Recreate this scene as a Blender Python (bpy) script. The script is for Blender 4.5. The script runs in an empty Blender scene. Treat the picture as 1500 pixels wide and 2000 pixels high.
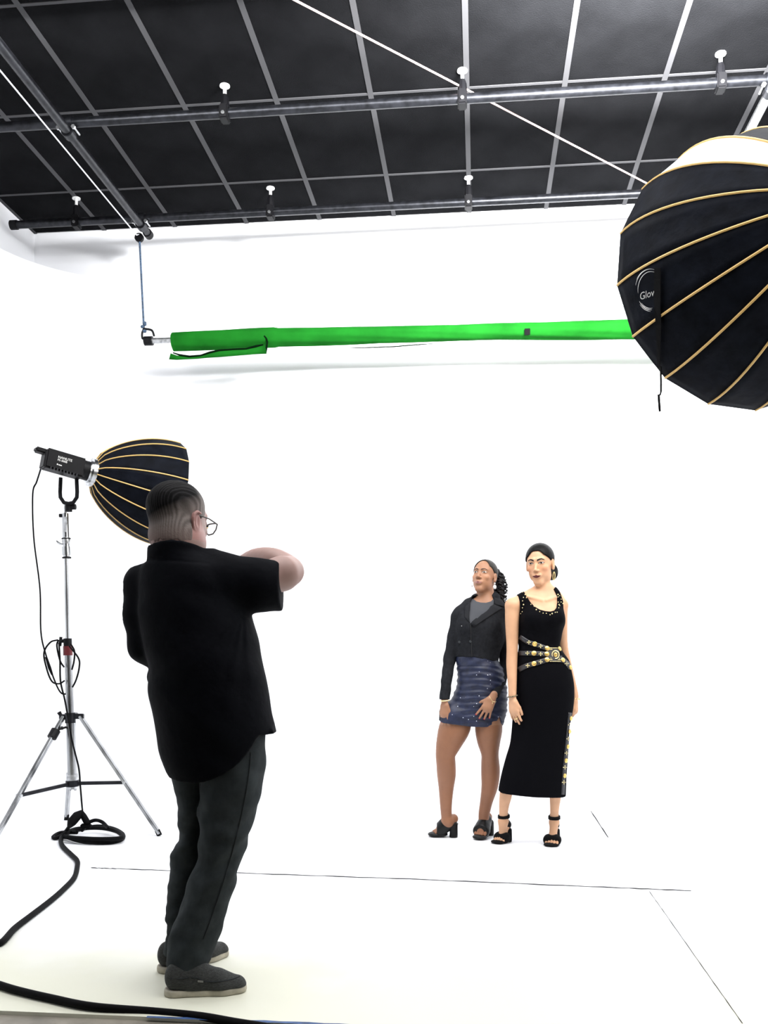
import bpy, bmesh, math, random
import numpy as np
from mathutils import Vector, Matrix
from mathutils.bvhtree import BVHTree

# ------------------------------------------------------------------ camera, world, lights, exposure
C = bpy.context.scene.collection
TH = math.radians(5.87)          # the camera looks a little to the left of the room's depth axis
F = 1800.0                       # focal length in pixels of the 1500 x 2000 frame
HC = 1.15                        # camera height
CX, CY = 750.0, 1280.0           # pixel of the level view direction
cam = bpy.data.cameras.new('camera')
cam.sensor_fit = 'AUTO'; cam.sensor_width = 36; cam.lens = 36 * F / 2000
cam.shift_y = (CY - 1000) / 2000.0
cam.clip_end = 100
co = bpy.data.objects.new('camera', cam); C.objects.link(co)
co.location = (0, 0, HC); co.rotation_euler = (math.pi / 2, 0, TH)
sc = bpy.context.scene
sc.camera = co
sc.view_settings.view_transform = 'Standard'; sc.view_settings.look = 'None'
sc.view_settings.gamma = 1; sc.view_settings.use_curve_mapping = False
sc.view_settings.exposure = 0.0
world = bpy.data.worlds.new('world'); sc.world = world; world.use_nodes = True
bg = world.node_tree.nodes['Background']
bg.inputs[0].default_value = (0.95, 0.97, 1.0, 1); bg.inputs[1].default_value = 0.08

ct, st = math.cos(TH), math.sin(TH)
def W(p): return (p[0] * ct - p[1] * st, p[0] * st + p[1] * ct, p[2])      # view-aligned metres -> room metres
def WA(a):
    a = np.asarray(a, float)
    return np.stack([a[:, 0] * ct - a[:, 1] * st, a[:, 0] * st + a[:, 1] * ct, a[:, 2]], 1)
def q(px, py, d): return ((px - CX) / F * d, d, HC + (CY - py) / F * d)
def floor_pt(px, py, z=0.0):
    d = F * (HC - z) / (py - CY); return ((px - CX) / F * d, d, z)
def on_y(px, py, Y):            # on a plane of constant room depth
    u = (px - CX) / F; d = Y / (u * st + ct); return W(q(px, py, d))
def on_z(px, py, Z):
    d = (Z - HC) * F / (CY - py); return W(q(px, py, d))

def area_light(name, loc, target, sx, sy, power, color=(1, 1, 1)):
    l = bpy.data.lights.new(name, 'AREA'); l.shape = 'RECTANGLE'; l.size = sx; l.size_y = sy
    l.energy = power; l.color = color
    o = bpy.data.objects.new(name, l); C.objects.link(o); o.location = loc
    o.rotation_euler = (Vector(target) - Vector(loc)).to_track_quat('-Z', 'Y').to_euler()
    return o
area_light('wall_wash_light', (-1.3, 4.6, 4.45), (-1.3, 7.4, 1.2), 3.0, 0.6, 100)  # both wall washes are added, unseen lights that whiten the back wall
area_light('wall_wash_light', (2.4, 4.6, 4.45), (2.2, 7.4, 1.6), 3.2, 0.6, 120)
area_light('overhead_light', (0.2, 2.9, 4.55), (0.2, 3.6, 0), 5.0, 2.2, 190)  # added light out of view, keeps the floor near the camera white
area_light('key_light', (2.6, 2.4, 3.0), (0.8, 5.6, 1.2), 1.2, 1.2, 25, (1, .93, .84))

area_light('ceiling_lamp', (0.95, 3.75, 4.10), (1.0, 4.75, 4.72), 1.2, .35, 760).data.spread = math.radians(125)

CEIL = HC + 3.57
YW = 7.46
XL = on_y(67, 480, YW)[0]
XR = 5.2
YF = -2.6

# ------------------------------------------------------------------ materials
def mat(name, color=(.5, .5, .5), rough=.6, metal=0.0, bump=None, var=None, attr=False, emit=None, spec=None,
        sheen=0.0, coat=0.0, stretch=None):
    m = bpy.data.materials.new(name); m.use_nodes = True
    nt = m.node_tree; b = nt.nodes['Principled BSDF']
    b.inputs['Base Color'].default_value = (*color, 1)
    b.inputs['Roughness'].default_value = rough; b.inputs['Metallic'].default_value = metal
    if spec is not None: b.inputs['Specular IOR Level'].default_value = spec
    if sheen: b.inputs['Sheen Weight'].default_value = sheen
    if coat: b.inputs['Coat Weight'].default_value = coat
    if emit:
        b.inputs['Emission Color'].default_value = (*emit[:3], 1); b.inputs['Emission Strength'].default_value = emit[3]
    tc = nt.nodes.new('ShaderNodeTexCoord'); vec = tc.outputs['Object']
    if stretch:
        mp = nt.nodes.new('ShaderNodeMapping'); mp.inputs['Scale'].default_value = stretch
        nt.links.new(vec, mp.inputs[0]); vec = mp.outputs[0]
    col = None
    if attr:
        a = nt.nodes.new('ShaderNodeAttribute'); a.attribute_name = 'Col'; col = a.outputs['Color']
    if var:                                    # (scale, amount): small colour variation
        n = nt.nodes.new('ShaderNodeTexNoise'); n.inputs['Scale'].default_value = var[0]; n.inputs['Detail'].default_value = 6
        nt.links.new(vec, n.inputs[0])
        r = nt.nodes.new('ShaderNodeMapRange'); r.inputs['From Min'].default_value = .3; r.inputs['From Max'].default_value = .7
        r.inputs['To Min'].default_value = 1 - var[1]; r.inputs['To Max'].default_value = 1 + var[1]
        nt.links.new(n.outputs[0], r.inputs[0])
        x = nt.nodes.new('ShaderNodeVectorMath'); x.operation = 'SCALE'
        if col is not None: nt.links.new(col, x.inputs[0])
        else: x.inputs[0].default_value = color
        nt.links.new(r.outputs[0], x.inputs['Scale']); col = x.outputs[0]
    if col is not None: nt.links.new(col, b.inputs['Base Color'])
    if bump:                                   # (scale, strength, distance)
        n = nt.nodes.new('ShaderNodeTexNoise'); n.inputs['Scale'].default_value = bump[0]; n.inputs['Detail'].default_value = 8
        nt.links.new(vec, n.inputs[0])
        bp = nt.nodes.new('ShaderNodeBump'); bp.inputs['Strength'].default_value = bump[1]; bp.inputs['Distance'].default_value = bump[2]
        nt.links.new(n.outputs[0], bp.inputs['Height']); nt.links.new(bp.outputs[0], b.inputs['Normal'])
    return m

M = {}
M['white'] = mat('white_paint', (.86, .87, .90), .55, bump=(6, .15, .01))
M['tile'] = mat('black_tile', (.0085, .0087, .0096), .95, spec=0, bump=(140, .6, .004), var=(3, .25))
M['bar'] = mat('grey_grid_bar', (.072, .072, .076), .8, spec=0)
M['pipe'] = mat('dark_steel', (.018, .019, .023), .34, .7, var=(25, .5), bump=(30, .2, .002))
M['blackmetal'] = mat('black_metal', (.004, .004, .005), .5, spec=.15)
M['steel'] = mat('bright_steel', (.50, .51, .52), .3, .9, var=(40, .4))
M['chrome'] = mat('chrome', (.42, .43, .44), .22, 1.0, var=(12, .5), stretch=(1, 1, .15))
M['wm'] = mat('white_metal', (.8, .8, .8), .4)
M['rope'] = mat('white_rope', (.75, .78, .85), .8)
M['bluerope'] = mat('blue_rope', (.04, .07, .12), .8, var=(90, .6))
M['pinkrope'] = mat('pink_cable', (.80, .56, .52), .6)
M['green'] = mat('green_cloth', (.008, .115, .011), .8, bump=(5, .5, .03), var=(4, .2), spec=.02)
M['fabric'] = mat('black_softbox_fabric', (.0038, .0048, .0080), .6, bump=(9, .4, .02), var=(14, .4), spec=.04)
M['silver'] = mat('white_cloth_panel', (.72, .72, .68), .5, bump=(7, .8, .03))  # pale colour stands for light falling on one softbox panel
M['gold'] = mat('gold_piping', (.62, .40, .13), .5)
M['goldm'] = mat('gold_metal', (.90, .62, .20), .3, .8)
M['goldp'] = mat('pale_gold_metal', (.95, .80, .42), .35, .5)
M['diff'] = mat('softbox_diffuser', (.9, .9, .9), .6, emit=(1, .96, .9, 6))
M['print'] = mat('white_print', (.78, .78, .76), .6)
M['cable'] = mat('black_rubber', (.0025, .0025, .003), .7, spec=.08)
M['red'] = mat('dark_red_tape', (.11, .004, .008), .5)
M['crack'] = mat('dark_seam', (.05, .05, .055), .9, spec=0)
M['concrete'] = mat('concrete', (.22, .20, .165), .55, var=(9, .35), bump=(30, .3, .004))
M['tape'] = mat('blue_tape', (.03, .08, .22), .6, var=(30, .4))

# floor: white paint, changing to cream in the strip nearest the concrete
def floor_material():
    m = mat('painted_floor', (.86, .87, .90), .5)
    nt = m.node_tree; b = nt.nodes['Principled BSDF']
    tc = nt.nodes.new('ShaderNodeTexCoord')
    sep = nt.nodes.new('ShaderNodeSeparateXYZ'); nt.links.new(tc.outputs['Object'], sep.inputs[0])
    n1 = nt.nodes.new('ShaderNodeTexNoise'); n1.inputs['Scale'].default_value = 1.3; n1.inputs['Detail'].default_value = 5
    nt.links.new(tc.outputs['Object'], n1.inputs[0])
    ma = nt.nodes.new('ShaderNodeMath'); ma.operation = 'MULTIPLY_ADD'; ma.inputs[1].default_value = 1.3
    nt.links.new(n1.outputs[0], ma.inputs[0]); nt.links.new(sep.outputs['Y'], ma.inputs[2])
    mr = nt.nodes.new('ShaderNodeMapRange'); mr.inputs['From Min'].default_value = 3.85; mr.inputs['From Max'].default_value = 4.55
    nt.links.new(ma.outputs[0], mr.inputs[0])
    mx = nt.nodes.new('ShaderNodeMix'); mx.data_type = 'RGBA'
    mx.inputs['A'].default_value = (.72, .72, .60, 1); mx.inputs['B'].default_value = (.86, .87, .90, 1)
    nt.links.new(mr.outputs[0], mx.inputs['Factor'])
    # scuffs
    mp = nt.nodes.new('ShaderNodeMapping'); mp.inputs['Scale'].default_value = (1.3, 3.2, 1); mp.inputs['Rotation'].default_value = (0, 0, .35)
    nt.links.new(tc.outputs['Object'], mp.inputs[0])
    n2 = nt.nodes.new('ShaderNodeTexNoise'); n2.inputs['Scale'].default_value = 3.0; n2.inputs['Detail'].default_value = 10; n2.inputs['Roughness'].default_value = .72
    nt.links.new(mp.outputs[0], n2.inputs[0])
    r2 = nt.nodes.new('ShaderNodeMapRange'); r2.inputs['From Min'].default_value = .66; r2.inputs['From Max'].default_value = .76
    r2.inputs['To Min'].default_value = 0; r2.inputs['To Max'].default_value = .45
    nt.links.new(n2.outputs[0], r2.inputs[0])
    m2 = nt.nodes.new('ShaderNodeMix'); m2.data_type = 'RGBA'; m2.inputs['B'].default_value = (.42, .41, .40, 1)
    nt.links.new(mx.outputs['Result'], m2.inputs['A']); nt.links.new(r2.outputs[0], m2.inputs['Factor'])
    nt.links.new(m2.outputs['Result'], b.inputs['Base Color'])
    return m
M['floor'] = floor_material()

# ------------------------------------------------------------------ object helpers
ORI = {}                                            # world origin of each object
def root(name, loc, label, cat, group=None):
    o = bpy.data.objects.new(name, None); C.objects.link(o); o.empty_display_size = .05
    o.location = loc; ORI[o] = np.array(loc, float)
    o['label'] = label; o['category'] = cat
    if group: o['group'] = group
    return o
def make_mesh(name, V, FC, m=None, smooth=False, cols=None):
    me = bpy.data.meshes.new(name)
    V = np.asarray(V, np.float32); nv = len(V)
    if isinstance(FC, np.ndarray) and FC.ndim == 2:
        nf, k = FC.shape
        me.vertices.add(nv); me.vertices.foreach_set('co', V.ravel())
        me.loops.add(nf * k); me.loops.foreach_set('vertex_index', FC.astype(np.int32).ravel())
        me.polygons.add(nf); me.polygons.foreach_set('loop_start', np.arange(0, nf * k, k, dtype=np.int32))
        me.polygons.foreach_set('loop_total', np.full(nf, k, np.int32))
        me.update(calc_edges=True); me.validate()
    else:
        me.from_pydata([tuple(map(float, v)) for v in V], [], FC)
    if smooth: me.polygons.foreach_set('use_smooth', np.ones(len(me.polygons), bool))
    if cols is not None:
        a = me.color_attributes.new('Col', 'FLOAT_COLOR', 'POINT')
        c4 = np.ones((nv, 4), np.float32); c4[:, :3] = cols; a.data.foreach_set('color', c4.ravel())
    if m is not None: me.materials.append(m)
    me.update(); return me
def add(name, V, FC, m, parent=None, smooth=False, cols=None, origin=None, **props):
    """V in room metres."""
    V = np.asarray(V, float)
    if origin is None: origin = ORI[parent] if parent is not None else V.mean(0)
    origin = np.array(origin, float)
    me = make_mesh(name, V - origin, FC, m, smooth, cols)
    o = bpy.data.objects.new(name, me); C.objects.link(o); ORI[o] = origin
    if parent is not None: o.parent = parent; o.location = origin - ORI[parent]
    else: o.location = origin
    for k, v in props.items(): o[k] = v
    return o
class G:
    """collects shapes (room metres)"""
    def __init__(s): s.V = []; s.F = []
    def put(s, V, Fc):
        n = len(s.V); s.V += [tuple(v) for v in V]; s.F += [tuple(i + n for i in f) for f in Fc]; return s
    def box(s, lo, hi, bev=0.0):
        bm = bmesh.new(); bmesh.ops.create_cube(bm, size=1)
        lo = Vector(lo); hi = Vector(hi); sz = hi - lo; c = (lo + hi) / 2
        for v in bm.verts: v.co = Vector((v.co.x * sz.x, v.co.y * sz.y, v.co.z * sz.z)) + c
        if bev: bmesh.ops.bevel(bm, geom=bm.edges[:], offset=bev, segments=2, affect='EDGES')
        return s.bm(bm)
    def obox(s, c, ax, ay, az, sx, sy, sz, bev=0.0):
        bm = bmesh.new(); bmesh.ops.create_cube(bm, size=1)
        for v in bm.verts: v.co = Vector((v.co.x * sx, v.co.y * sy, v.co.z * sz))
        if bev: bmesh.ops.bevel(bm, geom=bm.edges[:], offset=bev, segments=2, affect='EDGES')
        ax, ay, az, c = map(Vector, (ax, ay, az, c))
        for v in bm.verts: v.co = c + ax * v.co.x + ay * v.co.y + az * v.co.z
        return s.bm(bm)
    def bm(s, bm):
        bm.verts.index_update(); n = len(s.V)
        s.V += [tuple(v.co) for v in bm.verts]; s.F += [tuple(v.index + n for v in f.verts) for f in bm.faces]; bm.free(); return s
    def tube(s, pts, r, seg=10, caps=True, flat=None):
        pts = [Vector(p) for p in pts]; n = len(pts)
        rr = r if isinstance(r, (list, tuple)) else [r] * n
        t = (pts[1] - pts[0]).normalized(); up = Vector((0, 0, 1)) if abs(t.z) < .9 else Vector((1, 0, 0))
        a = t.cross(up).normalized(); V = []; Fc = []
        for i, p in enumerate(pts):
            if i == 0: t = (pts[1] - p)
            elif i == n - 1: t = (p - pts[i - 1])
            else: t = (pts[i + 1] - pts[i - 1])
            t = t.normalized(); a = (a - t * a.dot(t)).normalized(); b = t.cross(a)
            for k in range(seg):
                w = 2 * math.pi * k / seg
                V.append(p + (a * math.cos(w) + b * math.sin(w) * (flat or 1)) * rr[i])
        for i in range(n - 1):
            for k in range(seg):
                k2 = (k + 1) % seg
                Fc.append((i * seg + k, i * seg + k2, (i + 1) * seg + k2, (i + 1) * seg + k))
        if caps: Fc.append(tuple(range(seg))[::-1]); Fc.append(tuple((n - 1) * seg + k for k in range(seg)))
        return s.put(V, Fc)
    def ball(s, c, r, seg=10, R=None):
        bm = bmesh.new(); bmesh.ops.create_uvsphere(bm, u_segments=seg, v_segments=max(5, seg // 2 + 1), radius=1)
        r = Vector(r) if hasattr(r, '__len__') else Vector((r, r, r))
        for v in bm.verts:
            p = Vector((v.co.x * r.x, v.co.y * r.y, v.co.z * r.z))
            if R is not None: p = R @ p
            v.co = Vector(c) + p
        return s.bm(bm)
    def build(s, name, m, parent=None, smooth=True, **k):
        o = add(name, s.V, s.F, m, parent, smooth, **k)
        if smooth: o.data.set_sharp_from_angle(angle=math.radians(42))
        return o
def cr(pts, n=8):
    """smooth curve through points"""
    P = [Vector(p) for p in pts]; P = [P[0] * 2 - P[1]] + P + [P[-1] * 2 - P[-2]]; out = []
    for i in range(1, len(P) - 2):
        for k in range(n):
            t = k / n; a, b, c, d = P[i - 1:i + 3]
            out.append(.5 * ((2 * b) + (c - a) * t + (2 * a - 5 * b + 4 * c - d) * t * t + (3 * b - a - 3 * c + d) * t ** 3))
    out.append(P[-2]); return out
def ring(c, n, r, seg=24, up=(0, 0, 1)):
    n = Vector(n).normalized(); a = n.cross(Vector(up)).normalized(); b = n.cross(a)
    return [Vector(c) + (a * math.cos(2 * math.pi * k / seg) + b * math.sin(2 * math.pi * k / seg)) * r for k in range(seg)]
def text_mesh(txt, size):
    cu = bpy.data.curves.new('t', 'FONT'); cu.body = txt; cu.size = size; cu.extrude = .0004; cu.resolution_u = 3
    cu.align_x = 'LEFT'
    o = bpy.data.objects.new('t', cu); C.objects.link(o)
    dg = bpy.context.evaluated_depsgraph_get(); me = bpy.data.meshes.new_from_object(o.evaluated_get(dg))
    V = [v.co.copy() for v in me.vertices]; Fc = [tuple(p.vertices) for p in me.polygons]
    bpy.data.objects.remove(o); bpy.data.curves.remove(cu); bpy.data.meshes.remove(me)
    return V, Fc

# ------------------------------------------------------------------ the room
def struct(name, g, m, smooth=False): o = g.build(name, m, None, smooth); o['kind'] = 'structure'; return o
NEARY = F * HC / (1990 - CY)     # front edge of the painted floor
fl = struct('floor', G().box((XL - .3, 2.84, -.10), (XR + .3, YW + .3, 0)), M['floor'])
# object coordinates = room coordinates
def recenter(o):
    off = Vector(o.location); me = o.data
    for v in me.vertices: v.co += off
    o.location = (0, 0, 0); ORI[o] = np.zeros(3)
recenter(fl)
sub = struct('floor', G().box((XL - .3, YF, -.12), (XR + .3, 2.84, -.012)), M['concrete']); recenter(sub)
struct('wall_back', G().box((XL - .3, YW, -.1), (XR + .3, YW + .2, CEIL + .1)), M['white'])
struct('wall_left', G().box((XL - .2, YF, -.1), (XL, YW, CEIL + .1)), M['white'])
struct('wall_right', G().box((XR, YF, -.1), (XR + .2, YW, CEIL + .1)), M['white'])
# cove between floor and back wall (also along the left wall)
def cove(name, prof_r=.55):
    n = 14; V = []; Fc = []
    xs = np.linspace(XL, XR, 2)
    for i in range(n + 1):
        a = math.pi / 2 * i / n
        y = YW - prof_r + prof_r * math.sin(a); z = prof_r - prof_r * math.cos(a)
        for x in xs: V.append((x, y, z + .0005))
    for i in range(n): Fc.append((2 * i, 2 * i + 1, 2 * i + 3, 2 * i + 2))
    k = len(V); V += [(XL, YW + .01, -.001), (XR, YW + .01, -.001)]
    Fc.append(tuple([2 * i for i in range(n + 1)] + [k])); Fc.append(tuple([2 * i + 1 for i in range(n, -1, -1)] + [k + 1]))
    o = add(name, V, Fc, M['white'], None, True, kind='structure'); o.data.set_sharp_from_angle(angle=.6)
cove('trim_1')
# curved corner of the cyclorama, its top ledge well below the ceiling
ZL = on_y(262, 545, YW)[2]
def cyc_corner():
    p_r = on_y(268, 545, YW); r_x = p_r[0] - XL; r_y = r_x * 1.15
    n = 22; V = []; Fc = []
    arc = []
    for i in range(n + 1):
        a = math.pi / 2 * i / n
        arc.append((XL + r_x - r_x * math.sin(a) * 1.0, YW - r_y + r_y * math.cos(a)))
    m = len(arc)
    for z in (0.0, ZL):
        for x, y in arc: V.append((x, y, z))
    for i in range(n): Fc.append((i, i + 1, m + i + 1, m + i))
    k = len(V); V += [(XL - .01, YW + .01, 0), (XL - .01, YW + .01, ZL)]
    Fc.append(tuple([m + i for i in range(m)] + [k + 1])); Fc.append(tuple([i for i in range(m)][::-1] + [k]))
    o = add('trim_2', V, Fc, M['white'], None, True, kind='structure'); o.data.set_sharp_from_angle(angle=.6)
cyc_corner()

# ceiling: slab, black panels, grey grid bars
ceil = struct('ceiling', G().box((XL - .3, YF, CEIL + .012), (XR + .3, YW + .2, CEIL + .15)), M['tile'])
gx0 = on_z(908, 0, CEIL)[0]; GW = .61
gy = [on_z(750, 182, CEIL)[1], on_z(750, 342, CEIL)[1]]; GD = gy[1] - gy[0]
gxs = [gx0 + GW * k for k in range(-7, 9)]; gxs = [x for x in gxs if XL < x < XR]
gys = [gy[0] + GD * k for k in range(-8, 3)]; gys = [y for y in gys if YF < y < YW - .05]
ex = [XL] + gxs + [XR]; ey = [YF] + gys + [YW]
cache = {}
for i in range(len(ex) - 1):
    for j in range(len(ey) - 1):
        w = ex[i + 1] - ex[i]; d = ey[j + 1] - ey[j]
        if w < .06 or d < .06: continue
        key = (round(w, 3), round(d, 3)); c = np.array(((ex[i] + ex[i + 1]) / 2, (ey[j] + ey[j + 1]) / 2, CEIL + .006))
        if key not in cache:
            o = G().box(c - np.array((w / 2 - .014, d / 2 - .012, .0058)), c + np.array((w / 2 - .014, d / 2 - .012, .0058)), .003).build('ceiling_panel', M['tile'], ceil, origin=c, smooth=False)
            cache[key] = o
        else:
            o = cache[key].copy(); C.objects.link(o); o.location = Vector(c - ORI[ceil])
for k, x in enumerate(gxs): G().box((x - .017, YF, CEIL - .003), (x + .017, YW - .001, CEIL + .004)).build('grid_bar', M['bar'], ceil, smooth=False)
for y in gys: G().box((XL + .001, y - .011, CEIL - .002), (XR, y + .011, CEIL + .003)).build('grid_bar', M['bar'], ceil, smooth=False)

# floor seams: thin dark gaps between the painted boards
def seam(name, pix, label, w=.004):
    P = [W(floor_pt(*p)) for p in pix]; V = []; Fc = []
    for i, p in enumerate(P):
        a = Vector(P[max(i - 1, 0)]); b = Vector(P[min(i + 1, len(P) - 1)]); t = (b - a).normalized(); nrm = Vector((-t.y, t.x, 0))
        ww = w * (.5 + .5 * ((i * 7919) % 5) / 4)
        for s in (-1, 1): V.append(Vector(p) + nrm * ww * s / 2 + Vector((0, 0, .0012)))
    for i in range(len(P) - 1): Fc.append((2 * i, 2 * i + 1, 2 * i + 3, 2 * i + 2))
    o = add(name, V, Fc, M['crack'], fl); o['label'] = label
def interp(p, n=14): 
    out = []
    for a, b in zip(p[:-1], p[1:]): out += [(a[0] + (b[0] - a[0]) * k / n, a[1] + (b[1] - a[1]) * k / n + ((k * 37) % 7 - 3) * .12) for k in range(n)]
    return out + [p[-1]]
seam('seam', interp([(178, 1695), (230, 1697), (460, 1705), (800, 1717), (1180, 1733), (1350, 1740)]), 'dark joint running across the white floor', .020)
seam('seam', interp([(1268, 1741), (1300, 1786), (1380, 1900), (1450, 1999)]), 'thin joint running toward the camera at the right', .0035)
seam('seam', interp([(1138, 1560), (1188, 1636)]), 'short joint behind the women', .009)

# blue tape along the front edge of the white floor
tp = root('masking_tape', W(floor_pt(500, 1992)), 'blue masking tape strip along the front edge of the white floor', 'tape')
V = []; n = 40; rnd = random.Random(4)
for i in range(n + 1):
    x = -1.05 + 1.9 * i / n
    V += [(x, 2.84 - .010, .001), (x, 2.84 + .003 + (.006 if rnd.random() > .3 else 0) * rnd.random(), .001)]
V2 = [(v[0], v[1], .0016) for v in V]
add('strip', V2, [(2 * i, 2 * i + 2, 2 * i + 3, 2 * i + 1) for i in range(n)], M['tape'], tp)

# ------------------------------------------------------------------ overhead pipes
def hanger(pxt, pyt, Y, zp, label):
    top = on_z(pxt, pyt, CEIL); x = top[0]; y = Y
    r = root('pipe_hanger', (x, y, zp), label, 'hanger', None)
    g = G(); g.tube([(x, y, CEIL - .001), (x, y, CEIL - .008)], .032, 14); g.tube([(x, y, CEIL - .008), (x, y, CEIL - .075)], .011, 10); g.build('rod', M['wm'], r)
    g = G(); g.tube([(x, y, CEIL - .06), (x, y, CEIL - .085), (x, y, zp + .03)], [.017, .026, .03], 8); g.build('bracket', M['blackmetal'], r)
    g = G(); g.box((x - .028, y - .042, zp - .05), (x + .028, y + .042, zp + .045), .008); g.build('clamp', M['blackmetal'], r)
    g = G(); g.tube([(x, y - .045, zp - .02), (x, y - .052, zp - .02)], .012, 6); g.build('bolt', M['steel'], r)
Y1, Y2 = 5.64, 6.91; ZP = CEIL - .185
def pipe(name, a, b, r, label, m='pipe', cap=True):
    t = root(name, ((a[0] + b[0]) / 2, (a[1] + b[1]) / 2, a[2]), label, 'pipe')
    G().tube([Vector(a).lerp(Vector(b), k / 12) for k in range(13)], r, 18).build('tube', M[m], t)
    d = (Vector(b) - Vector(a)).normalized()
    if cap:
        G().tube([Vector(a) - d * .004, Vector(a) + d * .05], r + .006, 18).build('end_cap', M['blackmetal'], t)
        G().tube([Vector(b) + d * .004, Vector(b) - d * .05], r + .006, 18).build('end_cap', M['blackmetal'], t)
    return t
xe = on_y(22, 433, Y2)[0]
zz = on_y(903, 193, Y1)[2]; ZP = zz
pipe('overhead_pipe', (XL + .02, Y1, ZP), (XR - .1, Y1, ZP), .030, 'long black steel pipe nearest the camera, crossing the whole ceiling')
ZP2 = on_y(915, 395, Y2)[2]
XA = on_y(22, 433, Y2)[0]
pipe('overhead_pipe', (max(XA, XL + .02), Y2, ZP2), (XR - .1, Y2, ZP2), .030, 'long black steel pipe just in front of the white back wall')
zl = ZP - .062
pa = on_z(136, 246, zl); xdl = on_y(276, 447, Y2 + .1)[0]
XP = (pa[0] + xdl) / 2
pl = pipe('overhead_pipe', (XP, 2.2, zl), (XP, Y2 + .17, zl), .029, 'dark steel pipe at left, running from the camera toward the back wall')
xr_ = on_z(1490, 205, ZP - .062)[0]
pipe('overhead_pipe', (xr_, 2.6, zl), (xr_, Y2 + .17, zl), .029, 'bright steel pipe at far right above the large softbox', 'steel')
for k, (x, y, zc) in enumerate(((XP, Y1, ZP), (XP, Y2, ZP2), (xr_, Y1, ZP), (xr_, Y2, ZP2))):
    lab = ['steel swivel clamp joining the left pipe to the near cross pipe', 'steel swivel clamp joining the left pipe to the far cross pipe',
           'steel swivel clamp at the right edge on the near cross pipe', 'steel swivel clamp on the far cross pipe behind the large softbox'][k]
    if k == 3: continue
    r = root('pipe_clamp', (x, y, zc - .03), lab, 'clamp')
    g = G(); g.tube([(x - .03, y, zc), (x + .03, y, zc)], .040, 16); g.build('upper_jaw', M['pipe'], r)
    g = G(); g.tube([(x, y - .03, zl), (x, y + .03, zl)], .040, 16); g.build('lower_jaw', M['pipe'], r)
    for sx in (-1, 1):
        g = G(); g.tube([(x + sx * .05, y - .05, zl + .01), (x + sx * .05, y + .045, zl + .01)], .007, 8); g.tube([(x + sx * .05, y - .052, zl + .01), (x + sx * .05, y - .038, zl + .01)], .014, 6); g.build('bolt', M['steel'], r)
hanger(436, 160, Y1, ZP, 'black hanger on the near pipe, left of its row')
hanger(903, 135, Y1, ZP, 'black hanger on the near pipe crossed by the pink cable')
hanger(1405, 110, Y1, ZP, 'black hanger on the near pipe, closest to the right edge')
hanger(528, 366, Y2, ZP2, 'black hanger on the far pipe, left one in light')
hanger(915, 347, Y2, ZP2, 'black hanger on the far pipe, middle of the wall')
hanger(1316, 334, Y2, ZP2, 'black hanger on the far pipe beside the softbox edge')
hanger(145, 382, Y2, ZP2, 'black hanger on the far pipe in the dark left corner')

# pink cable strung diagonally under the ceiling
zc = CEIL - .10
A = Vector(on_z(560, -8, zc)); B = Vector(on_z(1340, 398, zc))
A = A + (A - B) * .5; B = B + (B - A) * .04
cb = root('ceiling_cable', A.lerp(B, .5), 'pale pink cable strung diagonally under the black ceiling', 'cable')
G().tube([A.lerp(B, k / 20) for k in range(21)], .0055, 8).build('cord', M['pinkrope'], cb)

# backdrop roll with its rope
YR = Y2 + .13
pu = on_y(272, 457, YR)
rp = root('hanging_rope', pu, 'thin blue rope running along the left pipe and down to the green roll', 'rope')
G().tube([(XP - .06, 2.3, zl - .06), (XP - .055, 4.5, zl - .075), (XP - .05, YR - .1, zl - .06), pu], .0045, 8).build('upper_rope', M['rope'], rp, label='white length beside the pipe')
bot = on_y(281, 642, YR)
G().tube([pu, Vector(pu).lerp(Vector(bot), .5), bot], .0085, 8).build('lower_rope', M['bluerope'], rp)
kn = G()
for k in range(5): kn.ball(Vector(bot) + Vector((math.sin(k * 2.1) * .010, math.cos(k * 2.1) * .012, .05 - k * .018)), (.017, .015, .013), 8)
kn.build('knot', M['bluerope'], rp)
G().tube([Vector(pu) + Vector((0, -.012, -.03)), Vector(pu) + Vector((0, .012, -.03))], .035, 16).build('pulley', M['blackmetal'], rp)

ra = Vector(on_y(286, 666, YR)); rb = Vector(on_y(1420, 632, YR + .0))
bk = root('backdrop_roll', ra.lerp(rb, .5), 'rolled green screen cloth on a bar hanging before the back wall', 'backdrop')
dr = (rb - ra).normalized()
G().tube([ra, ra.lerp(rb, .5), rb], .022, 14).build('bar', M['steel'], bk)
hk = G(); e0 = ra + Vector((0, 0, .0))
hk.tube(cr([Vector(bot) + Vector((0, 0, .0)), e0 + Vector((-.035, 0, .06)), e0 + Vector((-.03, 0, .02)), e0 + Vector((0, 0, .03))], 6), .009, 8)
hk.tube(cr([Vector(bot), e0 + Vector((.05, -.02, .075)), e0 + Vector((.07, -.02, .03))], 6), .009, 8)
hk.tube([e0 + dr * -.015, e0 + dr * .05], .036, 14); hk.build('hook', M['blackmetal'], bk)
g0 = Vector(on_y(337, 675, YR)); s0 = (g0 - ra).length; Ltot = (rb - ra).length
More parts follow.
